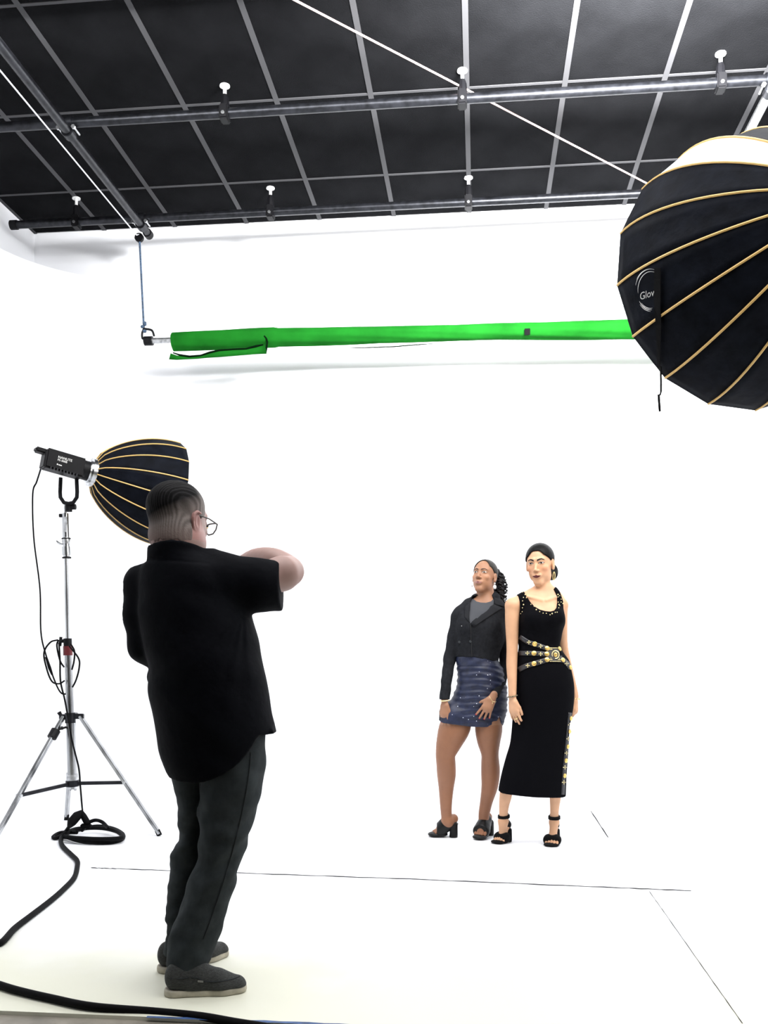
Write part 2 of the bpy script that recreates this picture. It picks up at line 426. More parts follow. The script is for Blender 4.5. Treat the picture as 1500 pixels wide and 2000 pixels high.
def roll_mesh():
    nseg = 130; sg = 40; V = []; Fc = []; rn = np.random.default_rng(3); side = Vector((0, 1, 0)); up = dr.cross(side).normalized() * -1
    if up.z < 0: up = -up
    for i in range(nseg + 1):
        t = i / nseg; s = s0 + (Ltot - s0) * t; c = ra + dr * s
        base = .060 + .006 * math.sin(t * 9) + (.006 if t < .20 else 0) + .004 * t
        c = c + up * (-.010 + .008 * math.sin(t * 5))
        for k in range(sg):
            a = 2 * math.pi * k / sg
            r = base + .0025 * math.sin(3 * a + t * 14) + .002 * math.sin(7 * a - t * 30) + (.006 if (k in (31, 32, 33)) else 0)
            V.append(c + (side * math.cos(a) + up * math.sin(a)) * r)
    for i in range(nseg):
        for k in range(sg): Fc.append((i * sg + k, i * sg + (k + 1) % sg, (i + 1) * sg + (k + 1) % sg, (i + 1) * sg + k))
    Fc.append(tuple(range(sg))); Fc.append(tuple(nseg * sg + k for k in range(sg))[::-1])
    return V, Fc, up
rv, rf, rup = roll_mesh()
add('cloth_roll', rv, rf, M['green'], bk, True)
# loose flap along the bottom left, with painted shade at its edge and the folds
def flap():
    top = [(333, 690), (345, 694), (365, 697), (385, 696), (405, 690), (425, 684), (450, 682), (475, 680), (500, 676), (517, 672)]
    botm = [(330, 702), (345, 703), (365, 702), (385, 701), (405, 699), (425, 698), (450, 696), (475, 694), (500, 692), (521, 691)]
    V = []; Fc = []
    for i, (a, b) in enumerate(zip(top, botm)):
        for (yo, e) in ((-.085, a), (-.080, b), (-.062, b), (-.066, a)): V.append(on_y(e[0], e[1], YR + yo))
    for i in range(len(top) - 1):
        for k in range(4): Fc.append((4 * i + k, 4 * i + (k + 1) % 4, 4 * i + 4 + (k + 1) % 4, 4 * i + 4 + k))
    Fc += [(0, 1, 2, 3), tuple(4 * (len(top) - 1) + k for k in range(4))[::-1]]
    add('loose_flap', V, Fc, M['green'], bk, True)
flap()
dark = mat('painted_edge_shade', (.002, .008, .003), .9, spec=0)  # near-black green strips painted as shade of the torn edge and folds
def strip_px(name, pts, wpx, Yo, m, parent):
    P = [on_y(p[0], p[1], Yo) for p in pts]; G().tube(P, [w / F * 7.0 for w in wpx], 8).build(name, m, parent)
strip_px('torn_edge_shade', [(338, 689), (350, 693), (370, 696), (392, 694), (410, 688), (428, 684), (455, 682), (480, 681), (500, 676), (514, 673)], [1.2, 1.8, 1.8, 1.6, 2.0, 1.6, 1.4, 1.5, 2.2, 1.2], YR - .088, dark, bk)
strip_px('fold_shade', [(516, 656), (520, 661), (522, 668), (520, 682), (519, 690)], [1.5, 1.8, 1.8, 2.2, 1.5], YR - .068, dark, bk)
strip_px('fold_shade', [(680, 680), (720, 679), (770, 677), (820, 673), (850, 671)], [.6, 1.1, 1.2, 1.1, .5], YR - .068, dark, bk)
c_ = Vector(on_y(1030, 648, YR - .076)); G().obox(c_, (1, 0, 0), (0, 1, 0), (0, 0, 1), .042, .006, .050, .002).build('tape_patch', M['cable'], bk)

# ------------------------------------------------------------------ softboxes
def softbox(name, label, c, n, R, L, N, phase, up, p=.62, r0=.07, piping=.006, white=(), diffk=1.0, glow='diff'):
    """c = rim centre, n = opening direction (room metres); ribs at phase + k*360/N around n"""
    c = Vector(c); n = Vector(n).normalized(); a = n.cross(Vector(up)).normalized(); b = a.cross(n)
    rt = root(name, c - n * L, label, 'softbox')
    NS = 16
    prof = []
    for i in range(NS + 1):
        t = i / NS
        prof.append((t, r0 + (R - r0) * (math.sin(t * math.pi / 2) ** p)))
    def pt(t, r, ang): return c - n * L * (1 - t) + (a * math.cos(ang) + b * math.sin(ang)) * r
    for k in range(N):
        a0 = phase + 2 * math.pi * k / N; a1 = phase + 2 * math.pi * (k + 1) / N
        V = []; Fc = []
        for (t, r) in prof:
            for s in range(5):
                u = s / 4; P = pt(t, r, a0).lerp(pt(t, r, a1), u)
                sag = math.sin(u * math.pi) * .012 * math.sin(t * math.pi) * R
                ax = c - n * L * (1 - t); P = P + (ax - P).normalized() * sag; V.append(P)
        for i in range(NS):
            for s in range(4): Fc.append((i * 5 + s, i * 5 + s + 1, (i + 1) * 5 + s + 1, (i + 1) * 5 + s))
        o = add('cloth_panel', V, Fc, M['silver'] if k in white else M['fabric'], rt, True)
        if k in white: o['label'] = 'top panel of the softbox, painted pale as if brightly lit'
        so = o.modifiers.new('t', 'SOLIDIFY'); so.thickness = .002; so.offset = -1
        G().tube([pt(t, r + .002, a0) for (t, r) in prof], piping, 6).build('piping', M['gold'], rt)
    g = G(); rim = [pt(1, R, phase + 2 * math.pi * k / N) for k in range(N)]; rim.append(rim[0])
    for k in range(N): g.tube([rim[k], rim[k + 1]], piping * .55, 6)
    g.build('rim', M['blackmetal'], rt)
    V = [pt(.955, .001, 0)] + [pt(.94, R * .955, phase + 2 * math.pi * k / N) for k in range(N)]
    add('diffuser', V, [(0, 1 + k, 1 + (k + 1) % N) for k in range(N)], M[glow], rt, False)
    g = G(); P = c - n * L
    g.tube([P - n * .035, P - n * .02, P - n * .02, P + n * .02, P + n * .02, P + n * .03], [r0 * .95, r0 * .95, r0 * 1.22, r0 * 1.22, r0 * 1.02, r0 * 1.02], 28)
    g.build('speed_ring', M['chrome'], rt)
    return rt, pt, prof

# large one at the upper right
p_ = [1445.11, 545.40, 4.2053, -.18149478, -.0176056, 2.86895793]
cc = q(p_[0], p_[1], p_[2]); nn = np.array([math.sin(p_[3]) * math.cos(p_[4]), math.cos(p_[3]) * math.cos(p_[4]), math.sin(p_[4])])
M['diff2'] = mat('large_diffuser', (.9, .9, .9), .6, emit=(1, .94, .86, 10))
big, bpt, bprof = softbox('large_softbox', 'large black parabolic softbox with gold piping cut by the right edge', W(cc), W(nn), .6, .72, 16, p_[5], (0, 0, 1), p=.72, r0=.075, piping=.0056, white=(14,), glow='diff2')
# small one on the stand
c2 = q(326, 965, 6.15); n2 = np.array((.81, .56, -.175)); n2 = tuple(n2 / np.linalg.norm(n2))
M['diff1'] = mat('small_diffuser', (.9, .9, .9), .6, emit=(1, .96, .92, 8))
small, spt, sprof = softbox('small_softbox', 'smaller black softbox with gold ribs behind the photographer', W(c2), W(n2), .345, .5, 16, .12, (0, 0, 1), p=.62, r0=.075, piping=.0042, glow='diff1')

# printed logo on the large softbox and the hanging strap
def screen_hit(bvh, px, py):
    d = Vector(W(((px - CX) / F, 1, (CY - py) / F))).normalized()
    return bvh.ray_cast(Vector((0, 0, HC)), d)
def bvh_of(objs):
    V = []; Fc = []
    for o in objs:
        n = len(V); off = Vector(ORI[o]) if o in ORI else o.location
        V += [v.co + off for v in o.data.vertices]; Fc += [tuple(i + n for i in p.vertices) for p in o.data.polygons]
    return BVHTree.FromPolygons(V, Fc)
bigb = bvh_of([o for o in big.children if o.name.startswith('cloth_panel')])
def screen_patch(name, bvh, V, Fc, m, parent, off=.002, smooth=False, **k):
    """lay a flat outline given in photo pixels onto the surface that is there"""
    out = []; miss = set()
    for (x, y) in V:
        h = screen_hit(bvh, x, y)
        if h[0] is None: miss.add(len(out)); out.append(out[-1] if out else Vector(ORI[parent])); continue
        nrm = h[1]; 
        if nrm.dot(h[0] - Vector((0, 0, HC))) > 0: nrm = -nrm
        out.append(h[0] + nrm * off)
    Fc = [f for f in Fc if not miss & set(f)]; used = sorted({i for f in Fc for i in f}); mp = {u: i for i, u in enumerate(used)}
    return add(name, [out[u] for u in used], [tuple(mp[i] for i in f) for f in Fc], m, parent, smooth, **k)
def arc_strip(cx, cy, rx, ry, a0, a1, w, n=26, rot=0):
    V = []; Fc = []
    for i in range(n + 1):
        a = math.radians(a0 + (a1 - a0) * i / n); ww = w * math.sin(math.pi * (i + .6) / (n + 1.2)) + .15
        for s in (-1, 1):
            x = (rx + s * ww / 2) * math.cos(a); y = (ry + s * ww / 2) * math.sin(a)
            V.append((cx + x, cy - y))
    for i in range(n): Fc.append((2 * i, 2 * i + 1, 2 * i + 3, 2 * i + 2))
    return V, Fc
for args in ((1272, 565, 29, 40, 75, 168, 1.1), (1273, 566, 25, 36, 70, 190, .9), (1272, 566, 31, 41, 78, 150, .8), (1273, 565, 27, 40, 215, 275, 1.2), (1272, 566, 24, 36, 225, 280, .9), (1274, 566, 30, 42, 222, 268, .8)):
    v, f = arc_strip(*args); v = [(min(x, 1283), y) for x, y in v]
    screen_patch('logo_arc', bigb, v, f, M['print'], big, .006)
tv, tf = text_mesh('Glow', 1.0)
ang = math.radians(17); sx_ = 15.2; sy_ = 21
v = [(1250.5 + (t.x * sx_) * math.cos(ang), 586 - t.y * sy_ - (t.x * sx_) * math.sin(ang)) for t in tv]
screen_patch('lettering', bigb, v, tf, M['print'], big, .003)
sg = G(); hp = []
for (x, y) in ((1289, 520), (1289, 580), (1290, 640), (1291, 700)):
    h = screen_hit(bigb, x, y); hp.append(h[0] + Vector((0, -.03, 0)))
dd = (hp[-1] - Vector((0, 0, HC))).length / Vector(((1290 - CX) / F, 1, 0)).length
V = []; rows_ = [(1283, 1295.5, 522), (1283, 1295.5, 545), (1283, 1295.5, 570), (1283.5, 1295.5, 600), (1285, 1295.5, 630), (1287, 1295, 660), (1288.5, 1294.5, 690), (1289.5, 1294, 715), (1290.5, 1293.5, 733)]
for l_, r__, y_ in rows_: V += [(l_, y_), (r__, y_)]
rb_ = screen_patch('strap', bigb, V, [(2 * i, 2 * i + 1, 2 * i + 3, 2 * i + 2) for i in range(len(rows_) - 1)], M['cable'], big, .016); so = rb_.modifiers.new('t', 'SOLIDIFY'); so.thickness = .003
ds = 4.0
e_ = [W(q(1291, 700, ds)), W(q(1291, 745, ds)), W(q(1291, 765, ds)), W(q(1287, 800, ds))]
h733 = (Vector(so.id_data.data.vertices[-1].co) + Vector(ORI[rb_]),); sg.tube([h733[0] + Vector((0, -.015, 0)), e_[1], e_[2]], .0045, 6)
sg.tube([e_[2], W(q(1289, 772, ds))], .004, 6); sg.obox(W(q(1287.5, 787, ds)), (.995, 0, .07), (0, 1, 0), (-.07, 0, .995), .010, .004, .075)
sg.build('strap_tail', M['cable'], big)

# lamp head on the small softbox
n2w = Vector(W(n2)).normalized(); hub = Vector(W(c2)) - n2w * .5
side = n2w.cross(Vector((0, 0, 1))).normalized(); upv = side.cross(n2w).normalized()   # side points towards the camera
lm = root('studio_lamp', hub - n2w * .2, 'black studio lamp head mounted behind the small softbox', 'lamp')
g = G(); ce = hub - n2w * .185
g.obox(ce, n2w, side, upv, .25, .115, .125, .012); g.build('housing', M['blackmetal'], lm)
g = G(); g.obox(hub - n2w * .335 + upv * .040, n2w, side, upv, .07, .07, .030, .008); g.obox(hub - n2w * .305 - upv * .01, n2w, side, upv, .02, .10, .10, .004); g.build('rear_handle', M['blackmetal'], lm)
G().tube([hub - n2w * .075, hub - n2w * .03], .062, 24).build('front_barrel', M['blackmetal'], lm)
for k in range(9):
    G().obox(hub - n2w * (.27 - .02 * k) - upv * .058 + side * .0585, n2w, side, upv, .008, .003, .016).build('vent_slot', M['pipe'], lm)
lpos = [('NANLITE', -.240, .014, .0215), ('FS-300B', -.240, -.003, .0180), ('B Series', -.232, -.034, .011)]
for txt, ox, oz, sz in lpos[:2] :
    v, f = text_mesh(txt, sz)
    add('lettering', [hub + n2w * (ox + t.x) + upv * (oz + t.y) + side * (.0582 + t.z) for t in v], f, M['print'], lm)
g = G(); g.obox(hub - n2w * .236 - upv * .026 + side * .0583, n2w, side, upv, .0065, .0006, .0080); g.obox(hub - n2w * .219 - upv * .027 + side * .0583, n2w, side, upv, .020, .0006, .0050); g.build('printed_mark', M['print'], lm)
yb = hub - n2w * .125; g = G()
yk = [yb + side * .075 - upv * -.0, yb + side * .078 - Vector((0, 0, .10)), yb + side * .05 - Vector((0, 0, .155)), yb - side * .05 - Vector((0, 0, .155)), yb - side * .078 - Vector((0, 0, .10)), yb - side * .075]
# the U bracket is turned so both arms show, as in the photograph
rgt = Vector((ct, st, 0)); yk = []
for (x, z) in ((-.050, .0), (-.052, -.045), (-.054, -.09), (-.052, -.125), (-.03, -.158), (0, -.165), (.03, -.158), (.052, -.125), (.054, -.09), (.052, -.045), (.050, .0)):
    yk.append(Vector(W(q(134, 939, 5.84))) + rgt * x + Vector((0, 0, z + .02)))
g.tube(yk, .0125, 8); g.build('yoke', M['blackmetal'], lm)
kb = Vector(W(q(134, 990, 5.86))); g = G(); g.tube([kb + Vector((0, 0, .03)), kb - Vector((0, 0, .03))], .022, 12); g.tube([kb, kb + rgt * .045], .018, 10); g.build('tilt_knob', M['blackmetal'], lm)

# light stand
SD = 5.92
def sp(px, py): return Vector(W(q(px, py, SD)))
sd = root('light_stand', (sp(139, 1540).x, sp(139, 1540).y, 0), 'silver three-legged light stand holding the small softbox lamp', 'stand')
def seg_(name, pts, r, m, par=sd, seg=16, **k): return G().tube(pts, r, seg).build(name, M[m], par, **k)
seg_('upper_tube', [sp(127.5, 1003), sp(130.2, 1087)], .021, 'chrome'); seg_('upper_tube', [sp(129, 1086), sp(132, 1248)], .0125, 'chrome')
seg_('spigot', [sp(127.5, 985), sp(127.5, 1004)], .010, 'steel')
seg_('collar', [sp(129, 1050), sp(129.3, 1056), sp(129.5, 1062)], [.023, .027, .023], 'steel'); seg_('collar', [sp(129, 1068), sp(130, 1084)], .027, 'chrome'); seg_('ring_band', [sp(129.2, 1051), sp(129.3, 1053)], .0285, 'blackmetal')
seg_('ring_band', [sp(130.2, 1088), sp(130.3, 1090.5)], .028, 'blackmetal')
g = G(); g.tube(cr([sp(126, 1063), sp(117, 1062), sp(110, 1056)], 5), [.008, .010, .011, .012, .013, .015, .016, .016, .013, .010, .006], 8, flat=.5); g.build('locking_lever', M['steel'], sd)
g = G(); g.tube([sp(124, 1007), sp(116, 1007)], .012, 10); g.build('locking_knob', M['blackmetal'], sd)
g = G(); g.box(sp(130, 1040) + Vector((-.006, -.027, 0)), sp(133, 1010) + Vector((.004, -.022, 0)), .002); g.build('latch_plate', M['steel'], sd)
seg_('collar', [sp(132, 1247), sp(132.4, 1262)], .026, 'blackmetal'); seg_('red_band', [sp(132.4, 1262), sp(132.6, 1280)], .029, 'red', label='dark red tape band')
seg_('middle_tube', [sp(133, 1280), sp(137, 1392)], .0235, 'chrome')
g = G(); g.tube([sp(130, 1252), sp(119, 1252)], .012, 10); g.tube([sp(119, 1244), sp(117, 1262)], .010, 8); g.build('locking_knob', M['blackmetal'], sd)
seg_('collar', [sp(137, 1392), sp(137.6, 1412)], .033, 'pipe'); seg_('lower_tube', [sp(137.6, 1410), sp(141, 1512)], .028, 'chrome')
seg_('collar', [sp(140.6, 1512), sp(141.2, 1524)], .036, 'steel'); seg_('center_hub', [sp(141.2, 1524), sp(141.8, 1536)], .042, 'pipe')
g = G(); g.tube([sp(141.8, 1536), sp(142, 1541)], .028, 8); g.ball(sp(137, 1541), .011, 8); g.ball(sp(147, 1541), .011, 8); g.build('wing_nut', M['steel'], sd)
ft = [Vector(W(floor_pt(312, 1629, .012))), Vector(W(floor_pt(-23, 1662, .012))), Vector(W(floor_pt(130, 1598, .012)))]
tops = [sp(156, 1398), sp(124, 1400), sp(139, 1396) + Vector((-st, ct, 0)) * .05]
for k, (a_, b_) in enumerate(zip(tops, ft)):
    d_ = (b_ - a_).normalized(); sdv = d_.cross(Vector((0, 1, 0))).normalized(); th = sdv.cross(d_)
    g = G(); m_ = (a_ + b_) / 2; g.obox(m_, sdv, th, d_, .020, .034, (b_ - a_).length, .003); lg = g.build('leg', M['chrome'], sd)
    g = G(); g.tube([b_ - d_ * .03, b_ - Vector((0, 0, .010))], .017, 10); g.build('rubber_foot', M['cable'], lg)
    tt = ((1.15 + (CY - (1527, 1538, 1524)[k]) / F * SD) - a_.z) / (b_.z - a_.z); e = a_.lerp(b_, tt)
    h_ = sp(141.5, 1530); dv = (e - h_).normalized(); s2 = dv.cross(Vector((0, 0, 1))).normalized()
    g = G(); g.obox((e + h_) / 2, dv, s2, dv.cross(s2), (e - h_).length, .018, .022, .003); g.build('brace', M['pipe'], sd)
    g = G(); g.tube([e - s2 * .022, e + s2 * .022], .010, 8); g.build('pivot_bolt', M['steel'], sd)
g = G()
for a_ in tops: g.obox((a_ + sp(137.3, 1400)) / 2, rgt, (-st, ct, 0), (0, 0, 1), abs((a_ - sp(137.3, 1400)).dot(rgt)) + .05, abs((a_ - sp(137.3, 1400)).dot(Vector((-st, ct, 0)))) + .03, .034, .004)
g.build('leg_bracket', M['pipe'], sd)
a_, b_ = tops[1], ft[1]
g = G(); p0 = a_.lerp(b_, .11); p1 = a_.lerp(b_, .17); g.tube([p0, p1], .030, 10); g.tube([p0, sp(130, 1420)], .007, 6); g.ball(sp(121, 1422), .012, 8); g.build('leg_clamp', M['blackmetal'], sd)
g = G(); g.tube([sp(122, 1402), sp(115, 1391)], [.009, .014], 8); g.build('locking_knob', M['blackmetal'], sd)

# cords
cd = root('lamp_cord', sp(60, 1100), 'thin black power cord hanging from the lamp, looped on the stand', 'cord')
g = G()
g.tube(cr([hub - n2w * .31 - upv * .03, sp(72, 940), sp(64, 965), sp(66, 1050), sp(78, 1150), sp(80, 1235), sp(90, 1280), sp(105, 1325), sp(118, 1352), sp(131, 1356)], 8), .0055, 6)
of = Vector((st, -ct, 0)) * .045
g.tube(cr([sp(118, 1250) + of, sp(103, 1255) + of, sp(91, 1275) + of, sp(96, 1305) + of, sp(106, 1330) + of, sp(120, 1335) + of, sp(131, 1329) + of], 8), .0055, 6)
g.tube(cr([sp(119, 1250) + of, sp(116, 1262) + of, sp(122, 1290) + of, sp(130, 1303) + of], 8), .0055, 6)
g.tube(cr([sp(143, 1258) + of, sp(150, 1272) + of, sp(149, 1292) + of, sp(145, 1308) + of], 8), .0055, 6)
g.tube(cr([sp(140, 1262) + of, sp(158, 1286) + of, sp(159, 1305) + of, sp(153, 1328) + of, sp(146, 1342) + of], 8), .0055, 6)
g.tube(cr([sp(120, 1255) + of, sp(122, 1290) + of, sp(123, 1330) + of, sp(131, 1365) + of, sp(138, 1395) + of * 1.3, sp(148, 1450) + of * 1.3, sp(160, 1497) + of * 1.4, sp(163, 1530) + of * 1.4, sp(164, 1565) + of, W(floor_pt(161, 1583, .17))], 8), .0055, 6)
g.build('cord', M['cable'], cd)
ic = G(); ic.tube([sp(90, 1283), sp(97, 1305), sp(102, 1318)], [.008, .011, .007], 8); ic.build('inline_switch', M['cable'], cd)

def fp(px, py, z): 
    return Vector(W(floor_pt(px, py, z)))
ec = root('extension_cord', fp(170, 1640, 0), 'thick black extension cord coiled by the stand and trailing to the camera', 'cord')
r_ = .0135
pts = [W(q(640, 2040, 2.72))]
out = [(900, 2110), (720, 2052), (560, 2014), (460, 1997), (390, 1985), (300, 1976), (180, 1966), (100, 1950), (40, 1936), (0, 1924), (-70, 1900), (-120, 1875), (-75, 1850), (-30, 1838), (0, 1845 - 3), (30, 1812), (65, 1785), (100, 1758), (125, 1736), (145, 1714), (151, 1692), (150, 1680), (138, 1668), (122, 1652), (119, 1640), (125, 1630), (150, 1621), (190, 1614), (222, 1619), (240, 1630), (236, 1640), (210, 1645), (165, 1644), (130, 1634), (128, 1628), (150, 1619), (195, 1617), (228, 1624), (238, 1636), (200, 1639), (150, 1637), (125, 1634)]
pts = []
for i, (x, y) in enumerate(out):
    z = r_ + (.024 if i > 33 else 0) + .012 * max(0, 1 - abs(i - 33) / 1.5)
    if y > 1973 : z = r_ - .010
    pts.append(Vector(W(floor_pt(x, y, z))))
g = G(); g.tube(cr(pts, 8), r_, 10)
g.build('cord', M['cable'], ec)
g = G()
g.tube(cr([fp(212, 1618, r_ * 2.5), W(q(200, 1606, 5.75)), W(q(187, 1602, 5.80)), W(q(174, 1606, 5.8)), W(q(170, 1611, 5.8)), fp(160, 1622, .04)], 8), r_ * .85, 8)
g.tube(cr([fp(150, 1626, r_ * 3), fp(120, 1626, r_ * 1.5), fp(104, 1634, r_), fp(110, 1637, r_), fp(125, 1627, .03), W(q(137, 1612, 5.7))], 8), r_ * .85, 8)
g.build('coil_end', M['cable'], ec)
g = G(); g.tube([W(q(135, 1615, 5.72)), W(q(140, 1606, 5.74)), W(q(151, 1593, 5.78)), W(q(160, 1584, 5.8))], [.014, .030, .030, .010], 10); g.build('plug', M['cable'], ec)
g = G(); g.tube([W(q(159, 1584, 5.8)), W(q(163, 1594, 5.8)), W(q(171, 1608, 5.8))], [.010, .020, .021], 10); g.obox(W(q(168, 1613, 5.8)), rgt, (-st, ct, 0), (0, 0, 1), .065, .035, .028, .006); g.build('socket', M['cable'], ec)

# ------------------------------------------------------------------ implicit surfaces for people
def axis(*segs):
    out = []
    for lo, hi, s in segs:
        n = max(1, int(round((hi - lo) / s))); out.append(np.linspace(lo, hi, n, endpoint=False))
    out.append(np.array([segs[-1][1]])); return np.concatenate(out).astype(np.float32)
def hermite(z, Z, Vv):
    Z = np.asarray(Z, float); Vv = np.asarray(Vv, float)
    m = np.gradient(Vv, Z); z = np.clip(z, Z[0], Z[-1]); i = np.clip(np.searchsorted(Z, z) - 1, 0, len(Z) - 2)
    h = Z[i + 1] - Z[i]; t = (z - Z[i]) / h
    return (2 * t**3 - 3 * t**2 + 1) * Vv[i] + (t**3 - 2 * t**2 + t) * h * m[i] + (-2 * t**3 + 3 * t**2) * Vv[i + 1] + (t**3 - t**2) * h * m[i + 1]
def wob(X, Y, Z, f, seed, st=(1, 1, 1)):
    rn = np.random.default_rng(seed); o = 0
    for i in range(5):
        v = rn.normal(size=3); v = v / np.linalg.norm(v) * f * (1 + .35 * i) * np.array(st); o = o + np.sin(X * v[0] + Y * v[1] + Z * v[2] + rn.uniform(0, 6.28) + 1.3 * np.sin(X * v[2] * .4 + Z * v[0] * .3)) / (1 + .5 * i)
    return o / 2.2
class Fld:
    def __init__(s, xs, ys, zs):
        s.x, s.y, s.z = xs, ys, zs; s.D = np.full((len(xs), len(ys), len(zs)), .5, np.float32)
    def win(s, lo, hi, pad):
        r = []
        for a, l, h in zip((s.x, s.y, s.z), lo, hi):
            i = np.searchsorted(a, l - pad); j = np.searchsorted(a, h + pad); r.append(slice(max(0, i), min(len(a), j)))
        if any(k.stop <= k.start for k in r): return None
        return tuple(r)
    def mix(s, w, d, k, sub=False):
        a = s.D[w]; d = d.astype(np.float32)
        if sub: a, d = -a, d
        if k > 0:
            h = np.clip(.5 + .5 * (a - d) / k, 0, 1); o = a + (d - a) * h - k * h * (1 - h)
        else: o = np.minimum(a, d)
        s.D[w] = -o if sub else o
    def g(s, w): return s.x[w[0]][:, None, None], s.y[w[1]][None, :, None], s.z[w[2]][None, None, :]
    def cone(s, a, b, ra, rb, k=.01, fn=None, fl=1.0, grow=0.0, sub=False):
        a = np.array(a, float); b = np.array(b, float); ra += grow; rb += grow; R = max(ra, rb)
        w = s.win(np.minimum(a, b) - R, np.maximum(a, b) + R, k + .02)
        if w is None: return
        X, Y, Z = s.g(w); X = X - a[0]; Y = Y - a[1]; Z = Z - a[2]; ba = b - a; L2 = ba @ ba + 1e-12
        t = np.clip((X * ba[0] + Y * ba[1] + Z * ba[2]) / L2, 0, 1)
        dx = X - t * ba[0]; dy = Y - t * ba[1]; dz = Z - t * ba[2]; q2 = dx * dx + dy * dy + dz * dz
        if fn is not None:
            dn = dx * fn[0] + dy * fn[1] + dz * fn[2]; q2 = q2 + dn * dn * (fl * fl - 1)
        s.mix(w, np.sqrt(q2) - (ra + (rb - ra) * t), k, sub)
    def chain(s, pts, k=.01, **kw):
        for (p, r), (p2, r2) in zip(pts[:-1], pts[1:]): s.cone(p, p2, r, r2, k, **kw)
    def schain(s, pts, k=.02, n=4, **kw):
        P = np.array([np.append(np.array(p, float), r) for p, r in pts]); t = np.arange(len(P)); tt = np.linspace(0, len(P) - 1, (len(P) - 1) * n + 1)
        Q = np.stack([hermite(tt, t, P[:, i]) for i in range(4)], 1); first = True
        T = Fld(s.x, s.y, s.z); lo = Q[:, :3].min(0); hi = Q[:, :3].max(0); R = Q[:, 3].max() + kw.get('grow', 0)
        w = s.win(lo - R, hi + R, k + .02)
        if w is None: return
        T = Fld(s.x[w[0]], s.y[w[1]], s.z[w[2]])
        for a, b in zip(Q[:-1], Q[1:]): T.cone(a[:3], b[:3], a[3], b[3], .0, **kw)
        s.mix(w, T.D, k)
    def ell(s, c, r, R=None, k=.01, sub=False, grow=0.0):
        c = np.array(c, float); r = np.array(r, float) + grow; m = r.max(); w = s.win(c - m, c + m, k + .02)
        if w is None: return
        X, Y, Z = s.g(w); X, Y, Z = X - c[0], Y - c[1], Z - c[2]
        if R is not None:
            X, Y, Z = (X * R[0][0] + Y * R[0][1] + Z * R[0][2]), (X * R[1][0] + Y * R[1][1] + Z * R[1][2]), (X * R[2][0] + Y * R[2][1] + Z * R[2][2])
        k0 = np.sqrt((X / r[0])**2 + (Y / r[1])**2 + (Z / r[2])**2); k1 = np.sqrt((X / r[0]**2)**2 + (Y / r[1]**2)**2 + (Z / r[2]**2)**2) + 1e-9
        s.mix(w, k0 * (k0 - 1) / k1, k, sub)
    def loft(s, rows, k=.01, grow=0.0, disp=None, rot=0.0, cap=0.012):
        """rows (z, cx, cy, rx, ry) ascending or not"""
        A = np.array(sorted(rows), float); Z0, Z1 = A[0, 0], A[-1, 0]
        lo = (A[:, 1].min() - A[:, 3].max() - .05, A[:, 2].min() - A[:, 4].max() - .05, Z0); hi = (A[:, 1].max() + A[:, 3].max() + .05, A[:, 2].max() + A[:, 4].max() + .05, Z1)
        w = s.win(lo, hi, k + .03 + max(0, grow)); X, Y, Z = s.g(w); z1 = s.z[w[2]].astype(float)
        cx, cy, rx, ry = [hermite(z1, A[:, 0], A[:, i])[None, None, :] for i in (1, 2, 3, 4)]
        rx = rx + grow; ry = ry + grow; dx = X - cx; dy = Y - cy
        if rot: c_, s_ = math.cos(rot), math.sin(rot); dx, dy = dx * c_ + dy * s_, -dx * s_ + dy * c_
        k0 = np.sqrt((dx / rx)**2 + (dy / ry)**2); k1 = np.sqrt((dx / rx**2)**2 + (dy / ry**2)**2) + 1e-9
        d = k0 * (k0 - 1) / k1; d = np.where(k0 < .3, -np.minimum(rx, ry) * .7, d)
        if disp is not None: d = d + disp(X, Y, Z)
        cz = np.maximum(Z - (Z1 + grow), (Z0 - grow) - Z)
        h = np.clip(.5 + .5 * (cz - d) / cap, 0, 1); d = d + (cz - d) * h + cap * h * (1 - h)
        s.mix(w, d, k)
    def clip(s, d, k=0.0):
        """intersect with region d<0 (broadcastable)"""
        d = np.asarray(d, np.float32)
        if k:
            h = np.clip(.5 + .5 * (d - s.D) / k, 0, 1); s.D = s.D + (d - s.D) * h + k * h * (1 - h)
        else: s.D = np.maximum(s.D, d)
    def mesh(s):
        D = s.D; nx, ny, nz = D.shape; ins = D < 0; P = []; cid = []; quads = []; 
        ax = [s.x, s.y, s.z]
        for a in range(3):
            sl0 = [slice(None)] * 3; sl1 = [slice(None)] * 3; sl0[a] = slice(0, -1); sl1[a] = slice(1, None)
            A = ins[tuple(sl0)]; B = ins[tuple(sl1)]; I = np.argwhere(A != B)
            b, c = (a + 1) % 3, (a + 2) % 3
            ok = (I[:, b] > 0) & (I[:, c] > 0) & (I[:, b] < D.shape[b] - 1) & (I[:, c] < D.shape[c] - 1); I = I[ok]
            J = I.copy(); J[:, a] += 1; d0 = D[tuple(I.T)]; d1 = D[tuple(J.T)]; t = d0 / (d0 - d1)
            p = np.stack([ax[m][I[:, m]] for m in range(3)], 1).astype(float); p[:, a] += t * (ax[a][J[:, a]] - ax[a][I[:, a]])
            cs = []
            for (ob, oc) in ((0, 0), (-1, 0), (-1, -1), (0, -1)):
                K = I.copy(); K[:, b] += ob; K[:, c] += oc; ids = (K[:, 0].astype(np.int64) * ny + K[:, 1]) * nz + K[:, 2]
                cs.append(ids); P.append(p); cid.append(ids)
            Q = np.stack(cs, 1); fl = d0 < 0; Q[~fl] = Q[~fl][:, ::-1]; quads.append(Q)
        cid = np.concatenate(cid); P = np.concatenate(P); Q = np.concatenate(quads)
        u, inv = np.unique(cid, return_inverse=True); cnt = np.bincount(inv); V = np.stack([np.bincount(inv, P[:, m]) / cnt for m in range(3)], 1)
        return V, np.searchsorted(u, Q)
